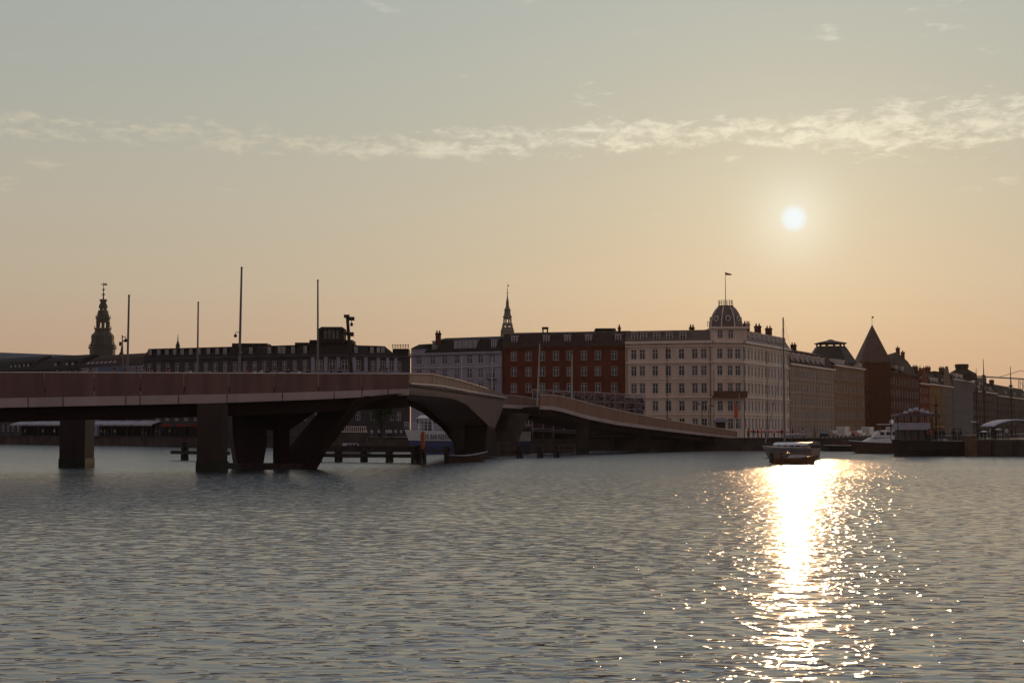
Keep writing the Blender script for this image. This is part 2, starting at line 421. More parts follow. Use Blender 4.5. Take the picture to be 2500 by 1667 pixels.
def facade(root, A, B, z0, z1, us, rows, ww, wmat, style='c', skip=(), closed_depth=None, name='wall'):
    A = Vector(A); B = Vector(B); d = B - A; L = d.length; d.normalize(); n = Vector((d.y, -d.x)); ang = math.atan2(d.y, d.x)
    def pt(u, nn, z): q = A + d * u + n * nn; return (q.x, q.y, z)
    wins = {}
    us = [u for u in us if ww / 2 + .1 < u < L - ww / 2 - .1]
    xs = [0.0] + sorted(sum([[u - ww / 2, u + ww / 2] for u in us], [])) + [L]
    zs = [z0] + sum([[a, b] for a, b in rows], []) + [z1]
    mb = MB(); dep = -.24
    for i in range(len(xs) - 1):
        for j in range(len(zs) - 1):
            hole = i % 2 == 1 and j % 2 == 1 and ((i - 1) // 2, (j - 1) // 2) not in skip
            x0, x1, a, b = xs[i], xs[i + 1], zs[j], zs[j + 1]
            if not hole:
                mb.add([pt(x0, 0, a), pt(x1, 0, a), pt(x1, 0, b), pt(x0, 0, b)], [(0, 1, 2, 3)])
            else:
                mb.add([pt(x0, 0, a), pt(x1, 0, a), pt(x1, 0, b), pt(x0, 0, b), pt(x0, dep, a), pt(x1, dep, a), pt(x1, dep, b), pt(x0, dep, b)],
                       [(0, 4, 5, 1), (1, 5, 6, 2), (2, 6, 7, 3), (3, 7, 4, 0)])
                wins[(i, j)] = (us[(i - 1) // 2], a, b - a)
    if closed_depth:
        D = -closed_depth
        mb.add([pt(0, 0, z0), pt(0, D, z0), pt(L, D, z0), pt(L, 0, z0), pt(0, 0, z1), pt(0, D, z1), pt(L, D, z1), pt(L, 0, z1)],
               [(0, 1, 5, 4), (1, 2, 6, 5), (2, 3, 7, 6), (4, 5, 6, 7)])
    o = mb.build(name, wmat, root)
    for u, a, h in wins.values():
        place_window(root, pt(u, -.17, a), ang, ww, h, style)
    return o
def bar(root, A, B, z0, z1, out, mt, name='cornice', ext=.0, back=.12):
    A = Vector(A); B = Vector(B); d = (B - A).normalized(); n = Vector((d.y, -d.x)); A = A - d * ext; B = B + d * ext
    mb = MB(); q = [A + n * out, B + n * out, B - n * back, A - n * back]
    mb.hexa([(*p, z0) for p in q], [(*p, z1) for p in q]); return mb.build(name, mt, root)
def sills(root, A, B, us, z, w, mt):
    A = Vector(A); B = Vector(B); d = (B - A).normalized(); n = Vector((d.y, -d.x))
    for u in us:
        p = A + d * (u - w / 2 - .1); q = A + d * (u + w / 2 + .1)
        mb = MB(); k = [p + n * .14, q + n * .14, q - n * .05, p - n * .05]
        mb.hexa([(*a, z - .13) for a in k], [(*a, z - .01) for a in k]); mb.build('sill', mt, root)
def mansard(root, A, B, dep, z1, z2, inset, mt, ridge=.5, over=.25, hipl=0.0, hipr=0.0, name='roof'):
    A = Vector(A); B = Vector(B); d = (B - A).normalized(); n = Vector((d.y, -d.x)); L = (B - A).length
    def pt(u, nn, z): q = A + d * u + n * nn; return (q.x, q.y, z)
    mid = -dep / 2
    pr = [(over, z1), (-inset, z2), (mid, z2 + ridge), (-dep + inset, z2), (-dep - over, z1)]
    left = [pt(0 + (hipl if 0 < i < 4 else 0), nn, z) for i, (nn, z) in enumerate(pr)]
    right = [pt(L - (hipr if 0 < i < 4 else 0), nn, z) for i, (nn, z) in enumerate(pr)]
    k = len(pr); mb = MB()
    mb.add(left + right, [tuple(range(k)), tuple(range(2 * k - 1, k - 1, -1))] + [(i, i + 1, k + i + 1, k + i) for i in range(k - 1)] + [(0, k, 2 * k - 1, k - 1)])
    return mb.build(name, mt, root)
def dormer(root, A, B, u, z, w, h, mt, front=-.25, dep=2.4, style='c', roof=.15, winw=None):
    A = Vector(A); B = Vector(B); d = (B - A).normalized(); n = Vector((d.y, -d.x)); ang = math.atan2(d.y, d.x)
    def q(du, nn, z): p = A + d * (u + du) + n * nn; return (p.x, p.y, z)
    mb = MB(); hw = w / 2
    mb.hexa([q(-hw, front, z - .3), q(hw, front, z - .3), q(hw, front - dep, z - .3), q(-hw, front - dep, z - .3)],
            [q(-hw, front, z + h), q(hw, front, z + h), q(hw, front - dep, z + h), q(-hw, front - dep, z + h)])
    mb.hexa([q(-hw - .12, front + .15, z + h + .002), q(hw + .12, front + .15, z + h + .002), q(hw + .12, front - dep, z + h + .002), q(-hw - .12, front - dep, z + h + .002)],
            [q(-hw - .12, front + .15, z + h + roof), q(hw + .12, front + .15, z + h + roof), q(hw + .12, front - dep, z + h + roof + .2), q(-hw - .12, front - dep, z + h + roof + .2)])
    o = mb.build('dormer', mt, root)
    place_window(root, q(0, front + .07, z), ang, (winw or w - .3), h - .12, style, True, parent=o)
    return o
def chimney(root, pos, w, h, mt=None, pots=2, dpt=None):
    x, y, z = pos; mb = MB(); dd = dpt or w * .7
    mb.box(x - w / 2, x + w / 2, y - dd / 2, y + dd / 2, z - 1.5, z + h)
    mb.box(x - w / 2 - .1, x + w / 2 + .1, y - dd / 2 - .1, y + dd / 2 + .1, z + h - .35, z + h - .15)
    for i in range(pots):
        cx = x - w / 2 + w * (i + .5) / pots
        mb.lathe([(.17, 0), (.14, .5)], (cx, y, z + h - .02), 6)
    return mb.build('chimney', mt or M_BRICK, root)
def zpx(y, Y): return P(1250, y, Y).z
def even(a, b, n): return [a + (b - a) * i / (n - 1) for i in range(n)]

# ------------------------------------------------------------------ the white corner hotel
HA = XY(1528, 279); HC1 = XY(1742, 274.6); HE = nyh(31.0)
t = thing('corner_hotel', 'pale plastered corner hotel with domed roof and flagpole on the quay', 'hotel', (HC1.x, HC1.y + 6, ZQ))
rows = [(zpx(1040, 276) - .3, zpx(1040, 276) + 1.5)]
def zrow(y, Y=276.5, h=2.0): z = zpx(y, Y); return (z - h / 2, z + h / 2)
HR = [zrow(1034, h=2.1), zrow(991), zrow(948), zrow(905), zrow(864)]
zc = zpx(837, 276.5)
px_cols = [1548, 1569, 1600.5, 1632.5, 1665, 1697.5, 1719.5]
us = [ucoord(x, HA, HC1) for x in px_cols]
facade(t, HA, HC1, ZQ, zc, us, HR, 1.15, M_ASH)
us2 = [ucoord(x, HC1, HC2) for x in (1759, 1784, 1803)]
facade(t, HC1, HC2, ZQ, zc, us2, HR, 1.1, M_ASH)
us3 = even(1.4, 29.6, 14)
facade(t, HC2, HE, ZQ, zc, us3, HR, 1.05, M_ASH)
mb = MB()      # rear walls and top
back1 = HA + Vector((0, 14)); back2 = HE - FN * 13
pts = [HA, back1, back2, HE]
for a, b in zip(pts[:-1], pts[1:]): mb.add([(*a, ZQ), (*b, ZQ), (*b, zc), (*a, zc)], [(0, 1, 2, 3)])
mb.add([(*p, zc) for p in (HA, HC1, HC2, HE, back2, back1)], [(0, 1, 2, 3, 4, 5)])
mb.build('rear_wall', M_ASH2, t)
for A, B, U in ((HA, HC1, us), (HC1, HC2, us2), (HC2, HE, us3)):
    bar(t, A, B, zc - .12, zc + .38, .55, M_TRIM); bar(t, A, B, zc - .75, zc - .45, .2, M_TRIM, 'string_course')
    bar(t, A, B, HR[4][0] - .75, HR[4][0] - .5, .22, M_TRIM, 'string_course')
    bar(t, A, B, HR[3][1] + .35, HR[3][1] + .5, .15, M_TRIM, 'string_course')
    bar(t, A, B, HR[2][0] - .85, HR[2][0] - .6, .25, M_TRIM, 'string_course')
    bar(t, A, B, HR[3][0] - .7, HR[3][0] - .52, .12, M_TRIM, 'string_course')
    bar(t, A, B, HR[1][0] - .75, HR[1][0] - .55, .15, M_TRIM, 'string_course')
    for zz in (HR[1][0], HR[2][0], HR[3][0]): sills(t, A, B, U, zz, 1.1, M_TRIM)
    for zz in (HR[2][1], HR[1][1]): sills(t, A, B, U, zz + .3, 1.25, M_TRIM)
d1 = (HC1 - HA).normalized()
zr = zpx(806, 277)
mansard(t, HA, HC1 - d1 * .5, 13, zc + .38, zr, 1.1, M_LEAD, .4)
mansard(t, HC2 + FD * 2.5, HE, 12, zc + .38, zr - .3, 1.1, M_LEAD, .4)
for x in (1549, 1571, 1603, 1634, 1667):
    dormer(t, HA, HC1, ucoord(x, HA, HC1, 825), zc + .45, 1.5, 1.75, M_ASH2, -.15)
for i in range(8): dormer(t, HC2, HE, 6.0 + i * 3.1, zc + .45, 1.5, 1.9, M_TRIM, -.15)
for x in (1553, 1569): pass
for x in (1512, 1686, 1692): chimney(t, P(x, 806, 281)[:2] + (zr,), .5, .9, pots=1)
for s_ in (6.5, 14.5, 22, 29.5):
    p = nyh(s_, -4); chimney(t, (p.x, p.y, zr), 1.3, 2.3)
# corner tower: attic storey, dome, railings, flagpole
tc_ = (HC1 + HC2) / 2 + Vector((.2, 3.6)); TW = 3.55
za = zpx(799, 274.6)
TA = tc_ + Vector((-TW, -3.75)); TB = tc_ + Vector((TW, -3.65))
uw = [ucoord(x, TA, TB, 820) for x in (1758, 1784)]
facade(t, TA, TB, zc + .39, za, uw, [(zc + .75, zc + 2.45)], 1.05, M_ASH, closed_depth=7.2, name='tower_wall')
bar(t, TA, TB, za - .25, za + .15, .35, M_TRIM, ext=.3)
w0 = 3.05; w1 = 1.38; zd = zpx(746, 276)
mb = MB(); prof = []
for i in range(9):
    a = i / 8; r = w1 + (w0 - w1) * math.cos(a * math.pi / 2) ** .75; prof.append((r * 1.08, za + .15 + (zd - za - .15) * a ** 1.0))
mb.lathe(prof, (tc_.x, tc_.y, 0), 8, ph=math.pi / 8)
mb.build('dome', M_LEAD, t)
for k in range(8):
    a = math.pi / 8 + k * math.pi / 4
    mb = MB(); mb.tube([(tc_.x + math.cos(a) * r * 1.01, tc_.y + math.sin(a) * r * 1.01, z) for r, z in prof], .09, 4); mb.build('dome_rib', M_TRIM, t)
    a2 = k * math.pi / 4
    cx, cy_ = math.cos(a2), math.sin(a2); r = w0 * .985; zz = za + 1.85
    mb = MB()
    for j in range(12):
        b0, b1 = j * math.pi / 6, (j + 1) * math.pi / 6
        c0 = Vector((tc_.x + cx * r - cy_ * math.cos(b0) * .45, tc_.y + cy_ * r + cx * math.cos(b0) * .45, zz + math.sin(b0) * .45))
        c1 = Vector((tc_.x + cx * r - cy_ * math.cos(b1) * .45, tc_.y + cy_ * r + cx * math.cos(b1) * .45, zz + math.sin(b1) * .45))
        mb.tube([c0, c1], .1, 4)
    mb.build('round_window_frame', M_TRIM, t)
    mb = MB(); mb.prism([(tc_.x + cx * (r - .35) - cy_ * math.cos(j * math.pi / 6) * .42, tc_.y + cy_ * (r - .35) + cx * math.cos(j * math.pi / 6) * .42, zz + math.sin(j * math.pi / 6) * .42) for j in range(12)], (cx * .38, cy_ * .38, 0))
    mb.build('round_window', M_PANE, t)
mb = MB(); rr = w1 * 1.0
mb.lathe([(rr + .15, zd), (rr + .2, zd + .2)], (tc_.x, tc_.y, 0), 8, ph=math.pi / 8); mb.build('dome_cap', M_LEAD, t)
mb = MB()
for j in range(16):
    a = j * math.pi / 8; mb.tube([(tc_.x + math.cos(a) * rr, tc_.y + math.sin(a) * rr, zd + .2), (tc_.x + math.cos(a) * rr, tc_.y + math.sin(a) * rr, zd + 1.25)], .035, 4)
for zz in (.75, 1.2):
    mb.tube([(tc_.x + math.cos(j * math.pi / 8) * rr, tc_.y + math.sin(j * math.pi / 8) * rr, zd + zz) for j in range(17)], .025, 4)
mb.build('roof_railing', M_IRON, t)
mb = MB()
for cxx in (-TW - .2, TW + .2):
    for k in range(3):
        x = tc_.x + cxx - (k - 1) * .3 * (1 if cxx > 0 else -1); mb.box(x - .05, x + .05, tc_.y - 3.5, tc_.y - 3.4, za + .15, za + 1.2)
    mb.box(tc_.x + cxx - .4, tc_.x + cxx + .4, tc_.y - 3.5, tc_.y - 3.4, za + 1.15, za + 1.22)
mb.build('balustrade', M_TRIM, t)
pt_ = P(1762, 663, tc_.y)
mb = MB(); mb.tube([(tc_.x, tc_.y, zd), (tc_.x, tc_.y, pt_.z)], .09, 6, r2=.045); mb.build('flagpole', M_STEEL, t)
def flag_mesh(x, y, z, L, h, droop):
    mb = MB(); n = 8; top = []; bot = []
    for i in range(n + 1):
        a = i / n; yy = y + .16 * math.sin(a * 5) * a
        top.append((x + L * a, yy, z - droop * a)); bot.append((x + L * a, yy, z - droop * a - h * (1 - a * .55)))
    for i in range(n): mb.add([bot[i], bot[i + 1], top[i + 1], top[i]], [(0, 1, 2, 3)])
    return mb
flag_mesh(tc_.x + .05, tc_.y, pt_.z - .15, 1.15, .55, .35).build('flag', M_REDCL, t)
# balcony round the corner, entrance door and awning
zb = HR[2][0] - .55
bA = HC1 - Vector((.3, 0)); bB = HC2 + Vector((.5, .2))
bar(t, bA, bB, zb - .25, zb, 1.3, mat('balcony_iron', (.13, .055, .04), .8, .2), 'balcony'); bar(t, bA, bB, zb + .002, zb + 1.0, 1.28, mat('balcony_iron', (.13, .055, .04)), 'balcony_front', back=-1.18)
e0 = ucoord(1759, HC1, HC2)
p = HC1 + (HC2 - HC1).normalized() * e0
mb = MB(); mb.box(p.x - .9, p.x + .9, p.y - .3, p.y + .1, ZQ, ZQ + 3.0); mb.build('door', M_IRON, t)
mb = MB(); mb.prism([(p.x + 1.3 * math.cos(a * math.pi / 8), p.y - 1.4, ZQ + 3.0 + .9 * math.sin(a * math.pi / 8)) for a in range(9)], (0, 1.35, 0)); mb.build('door_awning', M_BLUEG, t)

def downpipe(root, A, B, u, z0, z1):
    A = Vector(A); d = (Vector(B) - A).normalized(); n = Vector((d.y, -d.x)); p = A + d * u + n * .12
    mb = MB(); mb.tube([(p.x, p.y, z0), (p.x, p.y, z1)], .07, 6); mb.build('downpipe', M_COPPER, root)
for u_ in (.3, 8.2, 16.6): downpipe(t, HA, HC1, u_, ZQ, zc)
for u_ in (.4, 15, 30.6): downpipe(t, HC2, HE, u_, ZQ, zc)
# ------------------------------------------------------------------ Nyhavn row behind the hotel
def row_building(s0, s1, zc_, name, label, wallm, nwin, nrow, ww=1.1, group=None, dep=12, roofz=None, roofm=None, inset=1.2, rowh=None, cat='building', zb0=3.1, ground=True, frame='c'):
    A = nyh(s0); B = nyh(s1); r = thing(name, label, cat, (A.x, A.y, ZQ), group=group)
    L = s1 - s0; fh = (zc_ - ZQ - .9) / nrow
    rws = [(ZQ + fh * i + (1.0 if i else .7), ZQ + fh * i + fh * .80 + .25) for i in range(nrow)]
    facade(r, A, B, ZQ, zc_, even(L / nwin / 2, L - L / nwin / 2, nwin), rws, ww, wallm, frame, closed_depth=dep)
    bar(r, A, B, zc_ - .1, zc_ + .3, .4, M_TRIM if wallm not in (M_BRICK,) else wallm)
    for i in range(1, nrow): bar(r, A, B, rws[i][0] - .55, rws[i][0] - .38, .12, wallm, 'string_course')
    if roofz: mansard(r, A, B, dep, zc_ + .3, roofz, inset, roofm or M_SLATE, 1.0)
    return r, A, B, rws
zb2 = zpx(889, nyh(31).y)
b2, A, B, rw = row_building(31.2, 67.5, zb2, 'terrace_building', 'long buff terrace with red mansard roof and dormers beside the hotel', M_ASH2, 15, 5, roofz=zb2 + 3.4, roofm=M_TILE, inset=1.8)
for i in range(7): dormer(b2, A, B, 3 + i * 4.1, zb2 + .5, 1.7, 1.9, M_TRIM, -.2)
for s_ in (3.5, 12, 20): p = nyh(31.2 + s_, -5); chimney(b2, (p.x, p.y, zb2 + 4.0), 1.2, 1.4)
zb3 = zpx(892, nyh(67.7).y)
b3, A, B, rw = row_building(67.8, 96.5, zb3, 'lantern_roof_building', 'tall ochre building with lantern roof next to the pyramid roofed warehouse', M_ASH3, 11, 5, roofz=zb3 + 1.2, roofm=M_COPPER, inset=1.6)
for i in range(8): dormer(b3, A, B, 2.4 + i * 3.4, zb3 + .35, 1.0, 1.1, M_TRIM, -.2, 1.6)
cl_ = nyh(83, -5.0)
def yzat(y, Y): return zpx(y, Y)
lp = [(6.6, zb3 + 1.0), (3.9, yzat(849, cl_.y)), (3.6, yzat(846, cl_.y))]
mb = MB(); mb.lathe(lp, (cl_.x, cl_.y, 0), 8, ph=math.pi / 8); mb.build('lantern_base', M_COPPER, b3)
zl0 = yzat(846, cl_.y); zl1 = yzat(840, cl_.y); zl2 = yzat(829, cl_.y)
for k in range(12):
    a = k * math.pi / 6; mb = MB(); mb.tube([(cl_.x + 3.4 * math.cos(a), cl_.y + 3.4 * math.sin(a), zl0), (cl_.x + 3.4 * math.cos(a), cl_.y + 3.4 * math.sin(a), zl1)], .2, 5); mb.build('lantern_post', M_COPPER, b3)
mb = MB(); mb.lathe([(4.0, zl1), (4.0, zl1 + .25), (1.0, zl2 - .25), (.5, zl2)], (cl_.x, cl_.y, 0), 8, ph=math.pi / 8); mb.build('lantern_roof', M_COPPER, b3)
# pyramid-roofed brick warehouse
WY = nyh(99).y; ze = zpx(884, WY)
wh, A, B, rw = row_building(97.2, 121, ze, 'brick_warehouse', 'dark brick warehouse with steep pyramid roof and weather vane', M_BRICK, 4, 5, ww=1.0, dep=9, cat='warehouse')
cc = XY(2133, WY + 5); ap = P(2133, 792, cc.y).z
mb = MB(); hw = 3.75
mb.add([(cc.x - hw - .4, cc.y - hw, ze), (cc.x + hw + .2, cc.y - hw, ze), (cc.x + hw + .2, cc.y + hw, ze), (cc.x - hw - .4, cc.y + hw, ze), (cc.x, cc.y, ap)],
       [(0, 1, 4), (1, 2, 4), (2, 3, 4), (3, 0, 4), (3, 2, 1, 0)])
mb.build('pyramid_roof', mat('warehouse_tile', (.11, .070, .060), .85, .2, .8, .3), wh)
mb = MB(); mb.box(cc.x - hw, cc.x + hw, cc.y - hw + .1, cc.y + hw, ZQ, ze - .01); mb.build('tower_wall', M_BRICK, wh)
mb = MB(); mb.tube([(cc.x, cc.y, ap - .3), (cc.x, cc.y, ap + 2.3)], .05, 4); mb.prism([(cc.x - .1, cc.y, ap + 1.7), (cc.x + .5, cc.y, ap + 1.6), (cc.x + .35, cc.y, ap + 2.2), (cc.x + .1, cc.y, ap + 2.0)], (0, .05, 0)); mb.build('weather_vane', M_IRON, wh)
# gabled and mansard town houses further along the canal
def s_of(x): return ucoord(x, tuple(HC2), tuple(nyh(100)))
HOUSES = [  # pixel x0, x1, eaves y, roof y, wall colour, label words, roof colour
    (2170, 2246, 915, 858, M_BRICK, 'tall brown brick house with steep gabled roof and twin chimneys beside the warehouse', M_TILE, 'gable'),
    (2247, 2270, 938, 915, mat('house_red', (.17, .035, .02), .9, .15), 'narrow red canal house between the brown gabled house and the ochre house', M_TILE, 'm'),
    (2271, 2300, 940, 912, mat('house_ochre', (.22, .105, .025), .9, .15), 'ochre yellow canal house with dark mansard roof', M_SLATE, 'm'),
    (2301, 2328, 944, 913, mat('house_buff', (.17, .12, .09), .9, .15), 'buff canal house with three small dormers', M_TILE, 'm'),
    (2329, 2378, 930, 915, mat('house_grey', (.14, .125, .14), .9, .15), 'tall pale grey canal house with stepped chimney crown', M_SLATE, 'm'),
    (2379, 2436, 958, 934, mat('house_dark', (.06, .032, .026), .9, .2), 'low dark brown canal house behind the bare ship masts', M_TILE, 'h'),
    (2437, 2520, 972, 945, mat('house_darker', (.05, .028, .024), .9, .2), 'low dark canal house with skylights in its hipped roof', M_SLATE, 'h')]
for x0, x1, ye, yr, wm, lab, rm, kind in HOUSES:
    s0, s1 = s_of(x0), s_of(x1) - .15; Ym = nyh((s0 + s1) / 2).y; ze_ = zpx(ye, Ym); zr_ = zpx(yr, Ym)
    if kind == 'gable': s0 = 121.3
    r, A, B, rw = row_building(s0, s1, ze_, 'canal_house', lab, wm, max(3, int((s1 - s0) / 3.2)), 5, ww=1.2, group='houses along the canal', dep=12, cat='house')
    if kind == 'gable':
        d = (B - A).normalized(); n = Vector((d.y, -d.x)); L = (B - A).length
        def q(u, nn, z): p = A + d * u + n * nn; return (p.x, p.y, z)
        A5, B5 = A - n * 5, B - n * 5
        a0 = onplane(2189, 859, A5, B5); a1 = onplane(2216, 882, A5, B5)
        mb = MB(); mb.add([q(-.3, .3, ze_ + 1.5), q(L + .3, .3, ze_ - .5), a1, a0, q(-.3, -12, ze_ + 1.5), q(L + .3, -12, ze_ - .5)],
                          [(0, 1, 2, 3), (5, 4, 3, 2), (4, 0, 3), (1, 5, 2), (0, 4, 5, 1)]); mb.build('roof', rm, r)
        for xx, yy in ((2192, 862), (2204, 872)): p = onplane(xx, yy, A5, B5); chimney(r, tuple(p), 1.0, 1.6, pots=1)
        for i in range(3): dormer(r, A, B, 5 + i * 8, ze_ + .5, 1.5, 1.6, M_TRIM, -.3)
    else:
        mansard(r, A, B, 12, ze_ + .3, zr_, 2.0, rm, .8, hipl=4 if kind == 'h' else 0, hipr=14 if kind == 'h' else 0)
        for i in range(3): dormer(r, A, B, (B - A).length * (.25 + .25 * i), ze_ + .5, 1.4, min(1.6, zr_ - ze_ - .3), M_TRIM, -.3)
        p = A + (B - A) * .2 - FN * 5
        if kind == 'h':
            for i in range(2):
                dd = (B - A).normalized(); c0 = A + dd * ((B - A).length * .45 + i * 6) - FN * .9
                mb = MB(); mb.prism([(c0.x, c0.y, ze_ + 1.2), (c0.x + dd.x * 1.6, c0.y + dd.y * 1.6, ze_ + 1.2), (c0.x + dd.x * 1.6 - FN.x * 1, c0.y + dd.y * 1.6 - FN.y, zr_ - .3), (c0.x - FN.x, c0.y - FN.y, zr_ - .3)], (FN.x * .12, FN.y * .12, .1))
                mb.build('skylight', M_RAIL, r)
        chimney(r, (p.x, p.y, zr_ + .4), 1.6, 1.7, pots=3)
        if 'red canal' in lab or 'buff' in lab:
            dd = (B - A).normalized(); L = (B - A).length; c0 = A + dd * (L / 2); hw = L * .36; gh = zr_ - ze_ + 2.5
            st = [(-1, 0), (-1, .25), (-.66, .25), (-.66, .55), (-.33, .55), (-.33, .85), (.33, .85), (.33, .55), (.66, .55), (.66, .25), (1, .25), (1, 0)] if 'red' in lab else [(-1, 0), (-.15, .95), (.15, .95), (1, 0)]
            mb = MB(); mb.prism([(c0.x + dd.x * hw * u + FN.x * .15, c0.y + dd.y * hw * u + FN.y * .15, ze_ + .31 + gh * v) for u, v in st], (-FN.x * .5, -FN.y * .5, 0)); mb.build('gable', wm, r)
        if 'crown' in lab:
            p = P(2348, 900, Ym + 5); mb = MB(); mb.lathe([(5.2, ze_ + .4), (4.9, zr_ + .5), (2.2, zpx(902, Ym + 5)), (2.0, zpx(899, Ym + 5)), (2.3, zpx(897, Ym + 5)), (2.3, zpx(889, Ym + 5))], (p.x, p.y, 0), 8, ph=.3); mb.build('chimney_crown', M_SLATE, r)
        if 'ochre' in lab:
            for xx, yy in ((2246, 892), (2255, 893)):
                p = P(xx, yy, Ym + 4); mb = MB(); mb.lathe([(.8, zr_ - 2), (.8, zr_ + .8), (.45, zr_ + 1.4), (.5, zr_ + 2.0), (.12, p.z - .8), (.1, p.z)], (p.x, p.y, 0), 6); mb.build('finial', M_BRICK, r)

# ------------------------------------------------------------------ quay-front buildings left of the hotel
# red brick
RA = XY(1226, 286); RB = XY(1527, 279.6)
t = thing('red_brick_house', 'red brick apartment house with white cross windows and dark roof', 'house', (RA.x, RA.y, ZQ))
Ym = 283; zc = zpx(849, Ym)
usr = [ucoord(x, RA, RB) for x in (1254, 1290, 1323.5, 1357.5, 1391, 1426, 1460, 1500)]
RW = [zrow(1026, Ym, 1.9), zrow(986, Ym, 1.9), zrow(946, Ym, 1.9), zrow(906.5, Ym, 1.9), zrow(868.5, Ym, 1.9)]
facade(t, RA, RB, ZQ, zc, usr, RW, 1.25, M_RED, closed_depth=12)
for a, b in RW[1:]: sills(t, RA, RB, usr, a, 1.25, M_BRICK)
bar(t, RA, RB, zc - .1, zc + .3, .4, M_BRICK)
downpipe(t, RA, RB, .3, ZQ, zc); downpipe(t, RA, RB, 12.5, ZQ, zc)
zr = zpx(813, Ym + 2)
mansard(t, RA, RB, 12, zc + .3, zr, 1.7, mat('warm_slate', (.045, .028, .027), .9, .25, 1.2, .4), .5)
for x in (1254, 1332, 1384, 1435, 1508): dormer(t, RA, RB, ucoord(x, RA, RB, 835), zpx(838, Ym), 1.35, 1.6, M_BLUEG, -.55, 2.2)
p = P(1478, 805, 287)
mb = MB(); x0, x1 = P(1453, 810, 287).x, P(1506, 810, 287).x
mb.hexa([(x0, 285.5, zr - .3), (x1, 285.5, zr - .3), (x1, 290, zr - .3), (x0, 290, zr - .3)], [(x0, 285.5, zr + 1.0), (x1 - .4, 285.5, zr + 1.0), (x1 - .4, 290, zr + 1.0), (x0, 290, zr + 1.0)]); mb.build('lift_house', M_SLATE, t)
c_ = P(1331, 800, 287)
mb = MB()
for xx in (-.45, .45): mb.box(c_.x + xx - .14, c_.x + xx + .14, 286.8, 287.4, zr - .5, zr + .9)
mb.box(c_.x - .65, c_.x + .65, 286.7, 287.5, zr + .9, zr + 1.35)
mb.build('roof_vent', M_IRON, t)
# grey-blue house
GA = XY(1003, 296); GB = XY(1225.4, 286.3)
t = thing('grey_blue_house', 'grey blue plastered house with slate mansard and wide ribbon dormer', 'house', (GA.x, GA.y, ZQ))
Ym = 288.5; zc = zpx(862, Ym)
usg = [ucoord(x, GA, GB) for x in (1022, 1056, 1085, 1115, 1146, 1173, 1202)]
GW = [zrow(1026, Ym, 1.9), zrow(986, Ym, 1.9), zrow(946, Ym, 1.9), zrow(911.5, Ym, 2.0), zrow(875.5, Ym, 2.0)]
facade(t, GA, GB, ZQ, zc, usg, GW, 1.2, M_BLUEG, closed_depth=12)
for a, b in GW[1:]:
    sills(t, GA, GB, usg, a, 1.2, M_FRAME); sills(t, GA, GB, usg, b + .35, 1.3, M_BLUEG)
bar(t, GA, GB, zc - .1, zc + .3, .4, M_BLUEG); bar(t, GA, GB, GW[4][0] - .7, GW[4][0] - .5, .15, M_FRAME, 'string_course')
gd = (GB - GA).normalized(); g1 = GA + gd * ucoord(1036, GA, GB)
zr = zpx(827, Ym + 2)
mansard(t, g1, GB, 12, zc + .3, zr, 1.8, M_SLATE, .7, hipl=1.6)
bar(t, GA, g1, zc + .302, zpx(846, Ym), .0, M_BLUEG, 'attic_wall', back=6)
mansard(t, GA, g1, 12, zpx(846, Ym), zpx(835, Ym), 1.2, M_SLATE, .4, hipl=1.2)
for x in (1059, 1203): dormer(t, GA, GB, ucoord(x, GA, GB, 840), zpx(856, Ym), 1.2, 2.2, M_BLUEG, -.45)
for i in range(6): dormer(t, GA, GB, ucoord(1110 + i * 9.2, GA, GB, 840), zpx(856, Ym), .76, 2.15, M_BLUEG, -.45, winw=.66)
chimney(t, P(1070, 820, 293)[:2] + (zr + .3,), 1.1, 1.1)
for i in (2,):
    for zz in (GW[3][0], GW[2][0]):
        p = GA + gd * usg[6]; mb = MB(); n = Vector((gd.y, -gd.x)); q = [p - gd * .95 + n * 1.0, p + gd * .95 + n * 1.0, p + gd * .95, p - gd * .95]
        mb.hexa([(*a, zz - .3) for a in q], [(*a, zz - .15) for a in q])
        for k in range(7):
            a = p - gd * (.9 - .3 * k) + n * .95; mb.tube([(*a, zz - .15), (*a, zz + .75)], .025, 4)
        mb.tube([(*(p - gd * .95 + n * .95), zz + .75), (*(p + gd * .95 + n * .95), zz + .75)], .035, 4)
        mb.build('balcony', M_IRON, t)
